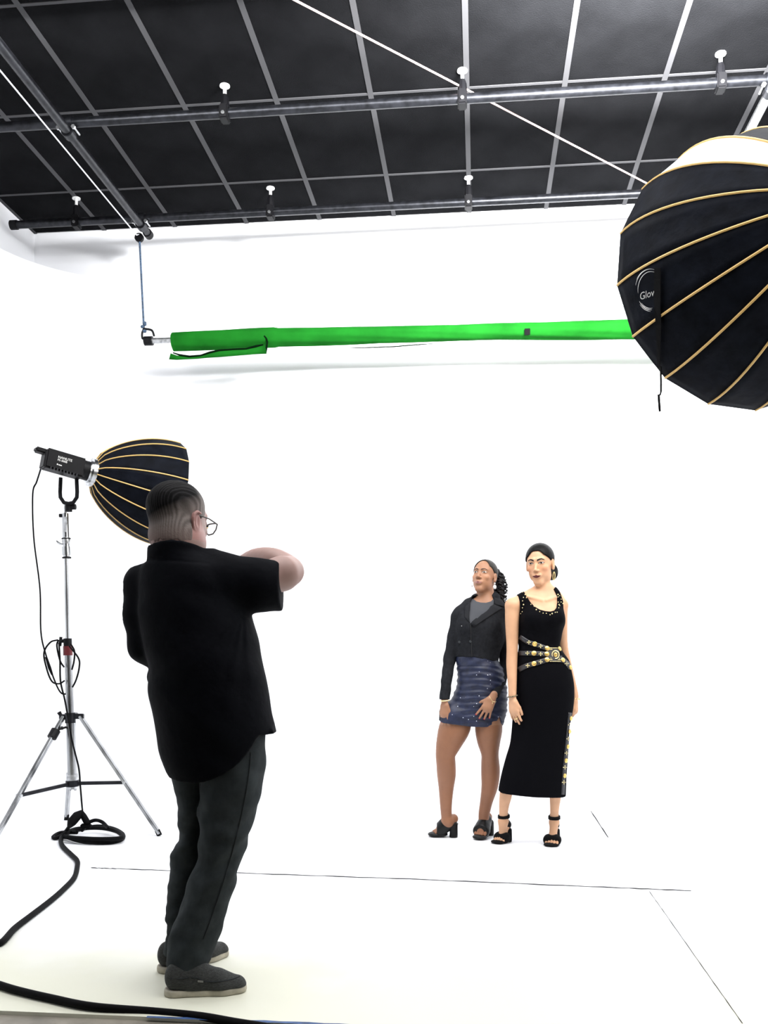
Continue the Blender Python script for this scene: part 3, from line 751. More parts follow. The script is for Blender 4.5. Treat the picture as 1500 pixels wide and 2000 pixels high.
    def build(s, name, m, parent, colf=None, **k):
        V, Fc = s.mesh(); cols = colf(V) if colf else None
        return add(name, WA(V), Fc, m, parent, True, cols, **k)
def poly_sd(x, z, P):
    """signed distance of grid (x[:,None], z[None,:]) to polygon"""
    X = x[:, None].astype(float); Z = z[None, :].astype(float); P = np.asarray(P, float); n = len(P)
    d = np.full((len(x), len(z)), 1e9); ins = np.zeros((len(x), len(z)), bool)
    for i in range(n):
        a = P[i]; b = P[(i + 1) % n]; e = b - a; wx = X - a[0]; wz = Z - a[1]
        t = np.clip((wx * e[0] + wz * e[1]) / (e @ e + 1e-12), 0, 1); d = np.minimum(d, (wx - e[0] * t)**2 + (wz - e[1] * t)**2)
        c = ((a[1] > Z) != (b[1] > Z)); ins ^= c & (X < (b[0] - a[0]) * (Z - a[1]) / (b[1] - a[1] + 1e-12) + a[0])
    d = np.sqrt(d); return np.where(ins, -d, d)
def px_poly(pts, d): return [(q(x, y, d)[0], q(x, y, d)[2]) for x, y in pts]
def clip_poly(f, pts, d, k=0.0, sub=False, band=None):
    sd_ = poly_sd(f.x, f.z, px_poly(pts, d))[:, None, :]
    if sub: sd_ = -sd_
    f.clip(np.broadcast_to(sd_, f.D.shape), k)

def rotm(yaw, pitch, roll=0.0, away=False):
    """rows: side, forward, up of the head, in view-aligned axes. yaw>0 turns the face to the picture's left"""
    f0 = np.array([-math.sin(yaw), -math.cos(yaw), 0.0]); s0 = np.array([-math.cos(yaw), math.sin(yaw), 0.0])   # side = picture left when facing camera
    u0 = np.array([0, 0, 1.0]); f = f0 * math.cos(pitch) + u0 * math.sin(pitch); u = np.cross(s0, f)
    if u[2] < 0: u = -u
    s = s0 * math.cos(roll) + u * math.sin(roll); u = u * math.cos(roll) - s0 * math.sin(roll)
    return np.stack([s, f, u])
class Head:
    def __init__(s, c, R, sc, wid=1.0, dn=0.0): s.c = np.array(c, float); s.R = R; s.s = sc; s.wid = wid; s.dn = dn
    def p(s, a, b, c): return s.c + (np.array([a, b, c]) * s.s) @ s.R
    def loc(s, V): return ((V - s.c) @ s.R.T) / s.s
    def skull(s, f, grow=0.0, k=.03):
        S = s.s
        f.ell(s.p(0, -.012, .036), np.array((.074, .093, .082)) * S, s.R, k * S, grow=grow)
        f.ell(s.p(0, .026, -.028), np.array((.0575 * s.wid, .060, .082)) * S, s.R, k * S, grow=grow)
    def build(s, f, lips=1.0, nose=1.0, ears=True):
        S = s.s; R = s.R; s.skull(f)
        f.cone(s.p(-.007, .061, -.099), s.p(.007, .061, -.099), .0175 * S, .0175 * S, .026 * S)
        for e in (-1, 1):
            f.ell(s.p(e * .036 * s.wid, .010, -.056), np.array((.016, .028, .026)) * S, R, .025 * S)
            f.ell(s.p(e * .040, .055, -.018), np.array((.018, .018, .015)) * S, R, .016 * S)
            f.cone(s.p(e * .012, .078, .030), s.p(e * .040, .064, .031), .011 * S, .010 * S, .012 * S)
        n_ = s.dn
        f.cone(s.p(0, .079, .020), s.p(0, .099, -.022 - n_), .0052 * S, .0080 * nose * S, .010 * S)
        f.ell(s.p(0, .100, -.025 - n_), np.array((.0092 * nose, .0095, .0075)) * S, R, .006 * S)
        for e in (-1, 1):
            f.ell(s.p(e * .0112 * nose, .090, -.029 - n_), np.array((.0066, .009, .0062)) * S, R, .005 * S)
            f.ell(s.p(e * .030, .096, .011), np.array((.017, .013, .009)) * S, R, .012 * S, sub=True)
            f.ell(s.p(e * .030, .068, .011), np.array((.015, .014, .011)) * S, R, .004 * S)
            f.ell(s.p(e * .006 * nose, .094, -.0345 - n_), np.array((.0032, .005, .003)) * S, R, .003 * S, sub=True)
        f.ell(s.p(0, .080, -.056 - n_), np.array((.026, .012, .012)) * S, R, .012 * S)
        f.cone(s.p(-.016, .081, -.0575 - n_), s.p(0, .0900, -.0550 - n_), .0035 * S, .0055 * lips * S, .005 * S); f.cone(s.p(.016, .081, -.0575 - n_), s.p(0, .0900, -.0550 - n_), .0035 * S, .0055 * lips * S, .005 * S)
        f.cone(s.p(-.010, .083, -.0640 - n_), s.p(.010, .083, -.0640 - n_), .006 * lips * S, .006 * lips * S, .005 * S)
        if ears:
            for e in (-1, 1):
                f.ell(s.p(e * .076, -.008, -.002), np.array((.008, .018, .031)) * S, R, .008 * S)
                f.ell(s.p(e * .083, -.004, .003), np.array((.006, .010, .018)) * S, R, .005 * S, sub=True)
                f.ell(s.p(e * .075, -.002, -.024), np.array((.007, .009, .010)) * S, R, .006 * S)
    def patch(s, name, bvh, fn, parent, m, a0, a1, c0, c1, na, nc, off=.0008, inside=None, colf=None):
        """surface patch over head-local rectangle (side a, up c); inside(a,c) keeps faces; colf(a,c) colours"""
        A = np.linspace(a0, a1, na); Cc = np.linspace(c0, c1, nc); V = []; ok = []; co_ = []
        R = s.R; f = np.array(W(R[1]))
        for a in A:
            for c in Cc:
                o = np.array(W(s.p(a, .16, c))); h = bvh.ray_cast(Vector(o), Vector(-f), .2 * s.s)
                if h[0] is None: V.append(o); ok.append(False)
                else: V.append(np.array(h[0]) + f * off); ok.append(True)
                co_.append(colf(a, c) if colf else (1, 1, 1))
        Fc = []
        for i in range(na - 1):
            for j in range(nc - 1):
                ids = (i * nc + j, (i + 1) * nc + j, (i + 1) * nc + j + 1, i * nc + j + 1)
                am = (A[i] + A[i + 1]) / 2; cm = (Cc[j] + Cc[j + 1]) / 2
                if all(ok[k] for k in ids) and inside(am, cm): Fc.append(ids)
        used = sorted({i for f_ in Fc for i in f_}); mp = {u: i for i, u in enumerate(used)}
        if not Fc: return None
        return add(name, np.array([V[u] for u in used]), [tuple(mp[i] for i in f_) for f_ in Fc], m, parent, True, cols=np.array([co_[u] for u in used]))
def face_details(h, body, par, iris, lip, brow, white=(.75, .73, .70), shadow=None, thick=1.0, lipw=1.0, eyeopen=1.0):
    bvh = bvh_of([body])
    em = mat('eye', attr=True, rough=.25); hm = mat('eyebrow_hair', brow, .8); lm_ = mat('lip_colour', lip, .4)
    for e in (-1, 1):
        ca, cc_ = e * .031, .0115
        def almond(a, c, g=1.0):
            u = (a - ca) / (.0165 * g); 
            if abs(u) > 1: return False
            top = (1 - u * u) * .0068 * g * eyeopen + u * e * .0012; bo = -(1 - u * u) * .0042 * g * eyeopen + u * e * .0012
            return bo < (c - cc_) < top
        def col(a, c):
            u = (a - ca) / .0165; top = (1 - u * u) * .0068 * eyeopen + u * e * .0012; bo = -(1 - u * u) * .0042 * eyeopen
            if (c - cc_) > top - .0024 * thick or abs(u) > .93: return (.008, .006, .006)
            r = math.hypot(a - ca - .000, (c - cc_ - .0008))
            if r < .0024: return (.003, .003, .003)
            if r < .0056: return iris
            return white
        h.patch('eye', bvh, None, par, em, ca - .019, ca + .019, cc_ - .009, cc_ + .011, 70, 40, .0016, lambda a, c: almond(a, c, 1.08), col)
        def brw(a, c):
            u = (a * e - .010) / .038
            if not 0 < u < 1: return False
            mid = .0265 + .0075 * math.sin(min(1, u * 1.25) * math.pi * .62) - max(0, u - .65) * .016; t = (.0036 * thick) * (1 - .75 * max(0, u - .25)) 
            return abs(c - mid) < t
        h.patch('eyebrow', bvh, None, par, hm, e * .010 if e > 0 else -.048, .048 if e > 0 else -.010, .018, .042, 50, 40, .0015, brw)
    ds_ = .0050 + h.dn
    def lp(a, c):
        c = c + ds_
        u = abs(a) / (.0235 * lipw)
        if u > 1: return False
        top = -.0478 + .0022 * math.cos(a / .0235 * math.pi * 2.2) * (1 - u) - .0065 * u ** 1.6 - .0015 * (1 - u); bo = -.0655 + .0105 * u ** 1.8
        return bo < c < top
    h.patch('lips', bvh, None, par, lm_, -.026, .026, -.070 - ds_, -.042 - ds_, 70, 50, .0008, lp)
    ln = mat('lip_line', tuple(x * .25 for x in lip), .6)
    h.patch('lip_parting', bvh, None, par, ln, -.022, .022, -.060 - ds_, -.052 - ds_, 60, 26, .0016, lambda a, c: abs(c + ds_ + .0558 + .0012 * math.cos(a / .022 * 3)) < .0008)
def hand(f, wrist, fdir, wdir, pn, L=.175, spread=.18, curl=(.25, .35, .25), thumb=(.55, .5), k=.006, sp=1.0, lens=(1, 1, 1, 1)):
    """fdir towards fingertips, wdir towards the thumb, pn out of the palm"""
    S = L / .18; fd = np.array(fdir, float); fd /= np.linalg.norm(fd); w = np.array(wdir, float); w -= fd * (w @ fd); w /= np.linalg.norm(w)
    n = np.cross(fd, w); n = n if n @ np.array(pn) > 0 else -n; wr = np.array(wrist, float); tips = []
    f.chain([(wr - fd * .02, .024 * S), (wr + fd * .02 * S, .027 * S), (wr + fd * .075 * S, .036 * S)], .012, fn=n, fl=1.9)
    f.cone(wr + fd * .030 * S + w * .018 * S, wr + fd * .082 * S + w * .026 * S, .014 * S, .0105 * S, .010); f.cone(wr + fd * .03 * S - w * .018 * S, wr + fd * .078 * S - w * .026 * S, .014 * S, .010 * S, .010)
    for i, (o, l, sa) in enumerate(((.0285, .072, 1.0), (.0095, .080, .3), (-.0095, .074, -.35), (-.0275, .058, -1.1))):
        b = wr + fd * (.084 - abs(i - 1) * .004) * S + w * o * S * 1.02; d = fd * math.cos(sa * spread) + w * math.sin(sa * spread); r = (.0088, .0088, .0084, .0074)[i] * S; l = l * S * lens[i]
        ang_ = 0
        for j, (fr, cu) in enumerate(zip((.45, .31, .24), curl)):
            ang_ += cu; dd_ = d * math.cos(ang_) + n * math.sin(ang_); e = b + dd_ * l * fr; r2 = r * .93
            f.cone(b, e, r, r2, k if j == 0 else .002); b, r = e, r2
        tips.append((b + dd_ * r * .6, dd_, -n * math.cos(ang_) + d * math.sin(ang_)))
    b = wr + fd * .022 * S + w * .020 * S; d = fd * math.cos(thumb[0]) + w * math.sin(thumb[0]) + n * .25; d /= np.linalg.norm(d); e = b + d * .045 * S
    f.cone(b, e, .0135 * S, .0105 * S, .010); d2 = fd * math.cos(thumb[1]) + w * math.sin(thumb[1]) + n * .3; d2 /= np.linalg.norm(d2); e2 = e + d2 * .030 * S; f.cone(e, e2, .0105 * S, .0092 * S, .004)
    d3 = d2 + fd * .2; d3 /= np.linalg.norm(d3); e3 = e2 + d3 * .020 * S; f.cone(e2, e3, .0092 * S, .0075 * S, .002); tips.append((e3, d3, -n))
    return tips
def skin_mat(name): 
    m = mat(name, attr=True, rough=.5, bump=(60, .08, .002), var=(18, .06), spec=.4)
    b = m.node_tree.nodes['Principled BSDF']; b.inputs['Subsurface Weight'].default_value = .0
    return m
# ------------------------------------------------------------------ tall woman in the long black dress
def tall_woman():
    d0 = 5.55; P = lambda x, y, dd=0.0: q(x, y, d0 + dd)
    base = W(floor_pt(1035, 1650))
    rt = root('person', base, 'tall person in long black dress with gold medallion belt, standing', 'person')
    xs = axis((P(965, 0)[0] - .12, P(1022, 0)[0], .0045), (P(1022, 0)[0], P(1090, 0)[0], .0028), (P(1090, 0)[0], P(1140, 0)[0] + .03, .0045))
    ys = axis((d0 - .20, d0 - .13, .0045), (d0 - .13, d0 + .12, .003), (d0 + .12, d0 + .34, .006))
    zs = axis((-.01, .20, .0035), (.20, .80, .012), (.80, 1.02, .0032), (1.02, 1.44, .007), (1.44, 1.86, .0028))
    f = Fld(xs, ys, zs)
    rows = [(1143, 1046, 1080, .040), (1152, 1032, 1090, .052), (1160, 1018, 1098, .064), (1172, 1010, 1103, .078), (1185, 1012, 1104, .092), (1199, 1014, 1104, .108), (1215, 1013, 1104, .118), (1228, 1013, 1100, .110), (1248, 1013, 1095, .098), (1262, 1014, 1094, .094),
            (1275, 1013, 1100, .102), (1289, 1011, 1110, .112), (1312, 1009, 1116, .122), (1337, 1007, 1120.5, .126), (1357, 1006, 1121, .124), (1394, 1003, 1118, .118), (1425, 1001, 1115.5, .114), (1455, 997, 1112.5, .110), (1478, 990, 1111, .108), (1516, 980, 1108, .108), (1543, 975, 1107, .108), (1562, 974, 1107, .108)]
    def L(rs, cy=.01): return [(P(0, y)[2], (P(l, y)[0] + P(r, y)[0]) / 2, d0 + cy, (P(r, y)[0] - P(l, y)[0]) / 2, ry) for y, l, r, ry in rs]
    def torso(f, grow=0.0, skirt=True):
        rr = rows if skirt else rows[:14]
        f.loft(L(rr), .02, grow=grow)
        for e in (1075, 1088 - 52 - 8):           # bust
            pass
        f.ell(P(1040, 1207, -.070), (.050, .050, .050), None, .05, grow=grow); f.ell(P(1082, 1207, -.065), (.050, .050, .050), None, .05, grow=grow)
    torso(f, -.006, False)
    sh = [(P(1062, 1150, .02), .040), (P(1036, 1166, .01), .036), (P(1002, 1182, .0), .0455)]
    f.chain(sh, .03); f.chain([(P(1066, 1152, .02), .038), (P(1082, 1166, .01), .034), (P(1096, 1181, .03), .040)], .03)
    f.cone(P(1030, 1165, -.046), P(1058, 1173, -.058), .005, .006, .016); f.cone(P(1067, 1173, -.058), P(1090, 1165, -.036), .006, .005, .016)
    # right arm (picture left)
    f.schain([(P(1001, 1184, 0), .0440), (P(1000, 1212, -.005), .0415), (P(1000.5, 1262, -.01), .0345), (P(999.5, 1300, -.025), .0325), (P(1000.5, 1335, -.05), .0265), (P(1001, 1360, -.065), .0225)], .015)
    t1 = hand(f, P(1001, 1364, -.068), (.11, -.05, -.95), (.62, -.75, .05), (.75, .55, 0), L=.170, spread=.10, curl=(.10, .22, .22), thumb=(.42, .10), lens=(1, 1.05, 1, 1))
    # left arm
    f.schain([(P(1096, 1184, .03), .0400), (P(1097, 1225, .06), .0350), (P(1100, 1265, .10), .0300), (P(1110, 1310, .12), .0290), (P(1121, 1350, .11), .0230), (P(1123, 1360, .105), .0215)], .015)
    t2 = hand(f, P(1124, 1364, .10), (-.02, -.06, -.9), (-.35, -.9, 0), (-1, .25, 0), L=.160, spread=.12, curl=(.35, .45, .35), thumb=(.4, .2))
    # neck and head
    H = Head(P(1054.5, 1103, .0), rotm(math.radians(25), math.radians(-7), math.radians(-2)), 1.045, 1.02, .002)
    f.schain([(P(1061, 1118, .030), .043), (P(1060.5, 1136, .026), .0425), (P(1061.5, 1150, .02), .050), (P(1061, 1166, .02), .062)], .012)
    f.cone(P(1073, 1124, .00), P(1064, 1163, -.030), .008, .007, .02)
    H.build(f, lips=1.1)
    # legs and feet
    f.schain([(P(1035, 1400, 0), .06), (P(1012, 1470, .03), .045), (P(993, 1525, .05), .040), (P(988, 1552, .06), .038), (P(984.8, 1572, .08), .031), (P(983.5, 1590, .10), .0265), (P(984, 1602, .11), .028)], .02)
    f.schain([(P(1070, 1400, 0), .06), (P(1080, 1470, .03), .045), (P(1085, 1525, .03), .040), (P(1084.5, 1556, .055), .0345), (P(1083.5, 1573, .07), .029), (P(1082.7, 1590, .085), .0260), (P(1082.5, 1604, .09), .028)], .02)
    feet = []
    for (an, he, toe) in ((P(984, 1604, .11), (q(996.5, 1280, 5.70)[0], 0, 0), floor_pt(968, 1648, .0)), (P(1082.5, 1606, .09), (q(1086, 1280, 5.68)[0], 0, 0), floor_pt(1075.5, 1654, .0))):
        an = np.array(an); he = np.array(he); toe = np.array(toe)
        he = np.array([an[0] * .5 + he[0] * .5, an[1] + .035, .105]); dirv = toe - he; dirv[2] = 0; ln_ = np.linalg.norm(dirv); dirv /= ln_; sd2 = np.array([-dirv[1], dirv[0], 0]); sd2 = sd2 * (1 if sd2[0] > 0 else -1)
        ball = toe - dirv * .065 + np.array([0, 0, .034])
        f.cone(an, he, .0265, .0245, .012); f.cone(an + dirv * .012, ball + np.array([0, 0, .002]), .026, .020, .02); f.cone(he, ball, .022, .023, .015)
        f.cone(ball - sd2 * .018, ball + sd2 * .018, .020, .019, .02)
        for k in range(5):
            o = (k - 2) * .0165; tl = (.040, .047, .044, .038, .030)[k] if he[0] > 0 and an[0] < P(1040, 0)[0] else (.030, .038, .044, .047, .040)[k]
            tr = .0085; f.chain([(ball + sd2 * o * .9, .011), (ball + sd2 * o + dirv * tl * .6 + np.array([0, 0, -.010]), tr), (ball + sd2 * o * 1.02 + dirv * tl + np.array([0, 0, -.019]), tr * .9)], .002)
        feet.append((an, he, ball, toe, dirv, sd2))
    skin = np.array((.60, .34, .20)); 
    def colf(V):
        c = np.tile(skin, (len(V), 1)); l = H.loc(V)
        ck = np.exp(-(((np.abs(l[:, 0]) - .045) / .02)**2 + ((l[:, 2] + .022) / .022)**2)) * (l[:, 1] > 0); c = c * (1 - ck[:, None] * np.array((.04, .20, .22)))
        tipw = np.zeros(len(V))
        return c
    body = f.build('body', skin_mat('light_skin'), rt, colf)
    face_details(H, body, rt, (.03, .018, .012), (.13, .010, .014), (.010, .006, .005), white=(.62, .60, .58), thick=1.3, lipw=1.0, eyeopen=.80)
    hm = mat('black_hair', (.002, .0018, .002), .5, bump=(60, .5, .004), stretch=(1, 1, .2), spec=.12)
    # hair: combed back from a centre parting, low bun
    fx = axis((P(1010, 0)[0], P(1100, 0)[0], .0026)); h = Fld(fx, axis((d0 - .15, d0 + .22, .0032)), axis((1.56, 1.87, .0026)))
    H.skull(h, grow=.0085)
    X, Y, Z = np.meshgrid(h.x, h.y, h.z, indexing='ij'); l = H.loc(np.stack([X, Y, Z], -1)); la, lf, lu = l[..., 0], l[..., 1], l[..., 2]
    oval = 1 - np.sqrt((la / .0635)**2 + ((lu + .020) / (.104 - .004 * np.exp(-(la / .012)**2)))**2)
    h.clip(np.minimum(oval * .06, lf - .004), .006)
    h.clip((-.046 - lu) * H.s, .006); h.clip(lf - (-.006 + 1.25 * np.clip(lu, -.05, 1)) - 1.2 * np.clip(lu - .055, 0, 1), .006)
    for e in (-1, 1): h.ell(H.p(e * .082, .004, -.006), np.array((.020, .024, .037)) * H.s, H.R, .004, sub=True)
    for e in (-1, 1): h.cone(H.p(0, .04, .125), H.p(0, .085, .083), .0025, .0025, .004, sub=True)
    h.ell(H.p(-.030, -.098, -.045), np.array((.050, .034, .052)), None, .02); h.ell(H.p(-.045, -.085, -.065), np.array((.030, .028, .030)), None, .02)
    h.build('hair', hm, rt)
    g = G(); g.tube(cr([W(P(*a)) for a in ((1029, 1075, -.04), (1025, 1073.5, -.05), (1022.5, 1076, -.05), (1023, 1079.5, -.05), (1027, 1080.5, -.04))], 6), .0010, 5); g.build('loose_strand', hm, rt)
    # earrings
    bvh = bvh_of([body])
    c_ = Vector(W(H.p(-.078, -.004, -.052))); g = G(); g.tube([c_ + Vector((math.cos(a) * .006, math.sin(a) * .012, -.020 + math.cos(a + 1.57) * .024)) for a in np.linspace(0, 6.283, 20)], .0022, 6); g.build('hoop_earring', M['goldp'], rt)
    c_ = Vector(W(H.p(.078, .004, -.050))); g = G(); g.tube([c_ + Vector((math.cos(a) * .024, 0, -.024 + math.sin(a) * .024)) for a in np.linspace(0, 6.283, 24)], .0012, 6); g.build('hoop_earring', M['goldp'], rt)
    # dress
    dm = mat('black_knit', (.0022, .0022, .0034), .8, bump=(260, .3, .001), spec=.05)
    D = Fld(axis((P(965, 0)[0], P(1130, 0)[0] + .02, .0038)), axis((d0 - .17, d0 + .17, .0045)), axis((P(0, 1566)[2], P(0, 1215)[2], .006), (P(0, 1215)[2], P(0, 1140)[2], .003)))
    torso(D, .003, True); D.chain(sh, .03, grow=.004); D.chain([(P(1066, 1152, .02), .038), (P(1082, 1166, .01), .034), (P(1096, 1181, .03), .040)], .03, grow=.004)
    top = [(1010, 1140), (1024, 1148), (1027, 1158), (1031, 1167), (1036, 1176), (1043, 1185), (1052, 1191), (1063, 1194), (1072, 1195), (1080, 1193), (1086, 1187), (1088.5, 1178), (1089, 1167), (1087, 1160), (1083, 1150), (1090, 1143), (1096, 1155), (1099, 1165), (1102, 1175), (1102, 1190), (1104, 1205), (1107, 1225), (1140, 1240), (1140, 1330), (1113, 1420), (1113, 1455), (1109, 1516), (1107.5, 1557), (1100, 1558.5), (1040, 1555.5), (990, 1551.5), (981, 1551), (976, 1547), (960, 1530), (990, 1400), (1004, 1300), (1008, 1240), (1012, 1213), (1016.5, 1205), (1017, 1190), (1016, 1176), (1014, 1165), (1010, 1154)]
    clip_poly(D, top, d0 - .06)
    X, Z = D.x[:, None, None], D.z[None, None, :]
    wr = .0016 * np.sin((Z * 60 + X * 22)) * np.exp(-((Z - P(0, 1255)[2]) / .10)**2); D.D = D.D + wr.astype(np.float32)
    dress = D.build('dress', dm, rt); db = bvh_of([dress])
    # belt
    lea = mat('black_leather', (.022, .022, .026), .42, spec=.5, bump=(90, .2, .001))
    def strap(pts, w, name='belt_strap', par=None, off=.003):
        P2 = cr([Vector((x, y, 0)) for x, y in pts], 6); V = []; n = len(P2)
        for i, p in enumerate(P2):
            t = (P2[min(i + 1, n - 1)] - P2[max(i - 1, 0)]).normalized(); nn_ = Vector((-t.y, t.x, 0))
            for s in (-1, -.33, .33, 1): V.append((p.x + nn_.x * s * w / 2, p.y + nn_.y * s * w / 2))
        Fc = [(4 * i + k, 4 * i + k + 1, 4 * i + 5 + k, 4 * i + 4 + k) for i in range(n - 1) for k in range(3)]
        o = screen_patch(name, db, V, Fc, lea, par or rt, off, True); so = o.modifiers.new('t', 'SOLIDIFY'); so.thickness = .003; so.offset = 0; return o
    sts = [strap([(1016, 1244), (1033, 1254.5), (1056, 1262), (1070, 1267.5), (1080, 1270)], 8.5), strap([(1014.5, 1276), (1040, 1276), (1070, 1278), (1080, 1278)], 9), strap([(1013.5, 1308), (1030, 1300), (1056, 1292.6), (1070, 1288), (1080, 1287)], 9.5), strap([(1092, 1286), (1099, 1289.5), (1107, 1296.5), (1113.5, 1305)], 8.5)]
    bk = screen_patch('buckle_plate', db, [(1069 + 5.6 * i, 1266.5 + y * 13 + .3 * i) for i in range(6) for y in (0, 1, 2)], [(3 * i + k, 3 * i + k + 1, 3 * i + 4 + k, 3 * i + 3 + k) for i in range(5) for k in range(2)], lea, rt, .005, True)
    def med(px, py, r, par, m='goldm', sq=1.0):
        h_ = screen_hit(db, px, py)
        if h_[0] is None: h_ = screen_hit(db, px - 2, py)
        if h_[0] is None: return
        n_ = h_[1].copy(); v_ = h_[0] - Vector((0, 0, HC)); n_ = -n_ if n_.dot(v_) > 0 else n_
        g = G(); c = h_[0] + n_ * .006; g.tube([c - n_ * .003, c + n_ * .0015, c + n_ * .0035], [r, r, r * .80], 16); g.ball(c + n_ * .003, (r * .45, r * .45, r * .45), 8)
        g.build('medallion', M[m], par)
    def cross(px, py, par, s=2.9):
        g = G()
        for dx, dy in ((0, 0), (s, 0), (-s, 0), (0, s), (0, -s)):
            h_ = screen_hit(db, px + dx, py + dy)
            if h_[0] is None: continue
            v_ = (h_[0] - Vector((0, 0, HC))).normalized(); g.ball(h_[0] - v_ * .006, .0034 if dx or dy else .0042, 6)
        g.build('stud_cross', M['goldp'], par)
    for (x, y, k) in ((1044.6, 1257.7, 0), (1068.2, 1266.6, 0), (1043.2, 1276.2, 1), (1067.7, 1277.6, 1), (1043.4, 1296.3, 2), (1068.2, 1288.8, 2), (1091.8, 1267.8, 3), (1098.5, 1289.5, 3), (1112.6, 1303.8, 3)): med(x, y, .0142, sts[k])
    for (x, y, k) in ((1033, 1254.5, 0), (1056, 1262, 0), (1030, 1275.7, 1), (1055.8, 1277.4, 1), (1030.6, 1300, 2), (1056, 1292.6, 2), (1106.7, 1296.3, 3)): cross(x, y, sts[k])
    h_ = screen_hit(db, 1085, 1278.6); v_ = (h_[0] - Vector((0, 0, HC))).normalized(); c = h_[0] - v_ * .012
    g = G(); rg = [c + Vector((ct, st, 0)) * math.cos(a) * .0205 + Vector((0, 0, 1)) * math.sin(a) * .0235 for a in np.linspace(0, 2 * math.pi, 25)]; g.tube(rg, .0033, 8, caps=False); g.build('buckle_ring', M['goldp'], bk)
    g = G(); g.ball(c, (.0115, .006, .0145), 12); g.build('buckle_medallion', M['goldm'], bk)
    g = G()
    for yy, x0, x1 in ((1265.6, 1074, 1088), (1291.6, 1075, 1094)):
        for i in range(9):
            hh = screen_hit(db, x0 + (x1 - x0) * i / 8, yy)
            if hh[0] is not None: g.ball(hh[0] - v_ * .008, .0028, 6)
    for (x, y) in ((1076, 1268.5), (1076, 1288), (1092.5, 1288.3)):
        for dx, dy in ((0, 0), (2, 0), (-2, 0), (0, -2.5)):
            hh = screen_hit(db, x + dx, y + dy)
            if hh[0] is not None: g.ball(hh[0] - v_ * .009, .0028, 6)
    g.build('buckle_beads', M['goldp'], bk)
    # studded leather band down the side of the skirt
    sb_ = [(1115.3, 1392), (1113, 1415), (1110.5, 1440), (1107.5, 1470), (1104.5, 1500), (1102.5, 1530), (1101.5, 1552)]
    sbd = strap([(x - .8, y) for x, y in sb_], 9.5, 'side_band', off=.002)
    for x, y in ((1114, 1403), (1111.4, 1428.7), (1108, 1458), (1104.5, 1485.4), (1101.8, 1514.9)): med(x, y, .0135, sbd)
    for x, y in ((1113, 1416), (1110, 1443), (1106.5, 1471), (1103.3, 1498.8), (1101.3, 1528)): cross(x, y, sbd)
    g = G()
    for (x, y) in [(885, 515), (908, 535), (893, 560), (918, 562), (885, 590), (945, 585), (893, 622), (957, 620), (985, 637), (1003, 665), (1033, 682), (1062, 695), (1090, 697), (1122, 709), (1140, 699), (1167, 688), (1183, 687), (1197, 650), (1199, 622), (1192, 600), (1217, 575), (1192, 555), (1190, 535), (1217, 600), (1233, 612), (882, 683), (870, 700), (884, 650), (912, 500), (872, 508), (1205, 545), (1205, 630)]:
        hh = screen_hit(db, 820 + x / 4.412, 1040 + y / 4.412)
        if hh[0] is not None: g.ball(hh[0] - v_ * .001, .0045 if (x * 7 + y) % 3 == 0 else .0032, 6)
    g.build('neckline_studs', M['goldp'], rt, kind='stuff')
    # bracelets
    g = G(); bd = mat('black_bead', (.006, .006, .006), .3); wc = Vector(W(P(1001, 1361, -.066)))
    for k in range(22):
        a = 2 * math.pi * k / 22; (g if k % 2 else g).ball(wc + Vector((ct, st, 0)) * math.cos(a) * .0275 + Vector((-st, ct, 0)) * math.sin(a) * .025 + Vector((0, 0, .004 + .006 * math.cos(a))), .0042, 6)
    br = g.build('bracelet', bd, rt); g = G()
    for k in range(22):
        a = 2 * math.pi * (k + .5) / 22; g.ball(wc + Vector((ct, st, 0)) * math.cos(a) * .028 + Vector((-st, ct, 0)) * math.sin(a) * .0255 + Vector((0, 0, .004 + .006 * math.cos(a))), .0026, 6)
    g.build('gold_bead', M['goldp'], br)
    g = G(); wc = Vector(W(P(1124, 1365, .10)))
    for k in range(14):
        a = 2 * math.pi * k / 14; g.ball(wc + Vector((ct, st, 0)) * math.cos(a) * .026 + Vector((-st, ct, 0)) * math.sin(a) * .024 + Vector((0, 0, .002 * math.sin(3 * a))), .0045, 6)
    g.build('bracelet', M['goldp'], rt)
    g = G(); tp_, td_, _ = t1[1]; mid = Vector(W(np.array(tp_) - np.array(td_) * .045)); tdw = Vector(W(td_)); g.tube([p for p in ring(mid, tdw, .0098, 12)] + [ring(mid, tdw, .0098, 12)[0]], .002, 6); g.build('finger_ring', M['goldp'], rt)
    # sandals
    sm = mat('black_suede', (.0045, .0045, .005), .85, bump=(200, .3, .001), spec=.15)
    for (an, he, ball, toe, dv, sv) in feet:
        c0 = (an + toe) / 2; s = Fld(axis((min(an[0], toe[0], he[0]) - .08, max(an[0], toe[0], he[0]) + .08, .0028)), axis((toe[1] - .06, he[1] + .08, .0028)), axis((-.004, .25, .0028)))
        Z3 = np.array([0, 0, 1.0])
        # sole, block heel, counter
        s.cone(toe - dv * .020 + Z3 * .009 - sv * .018, toe - dv * .020 + Z3 * .009 + sv * .018, .026, .026, .01, fn=Z3, fl=3.0)
        s.cone(toe - dv * .025 + Z3 * .010, ball * (1, 1, 0) + Z3 * .012, .044, .042, .01, fn=Z3, fl=4.0)
        s.cone(ball * (1, 1, 0) + Z3 * .014, he + Z3 * -.028, .036, .030, .006, fn=Z3, fl=4.5)
        for zz in np.linspace(.014, he[2] - .035, 6): s.cone(he * (1, 1, 0) + Z3 * zz - sv * .013 - dv * .006, he * (1, 1, 0) + Z3 * zz + sv * .013 - dv * .006, .017 + .002 * (.1 - zz) * 10, .017 + .002 * (.1 - zz) * 10, .004)
        s.cone(he * (1, 1, 0) + Z3 * .004 - sv * .013, he * (1, 1, 0) + Z3 * .004 + sv * .013, .021, .021, .002)
        X, Y, Z = np.meshgrid(s.x, s.y, s.z, indexing='ij'); s.clip(.0005 - Z)
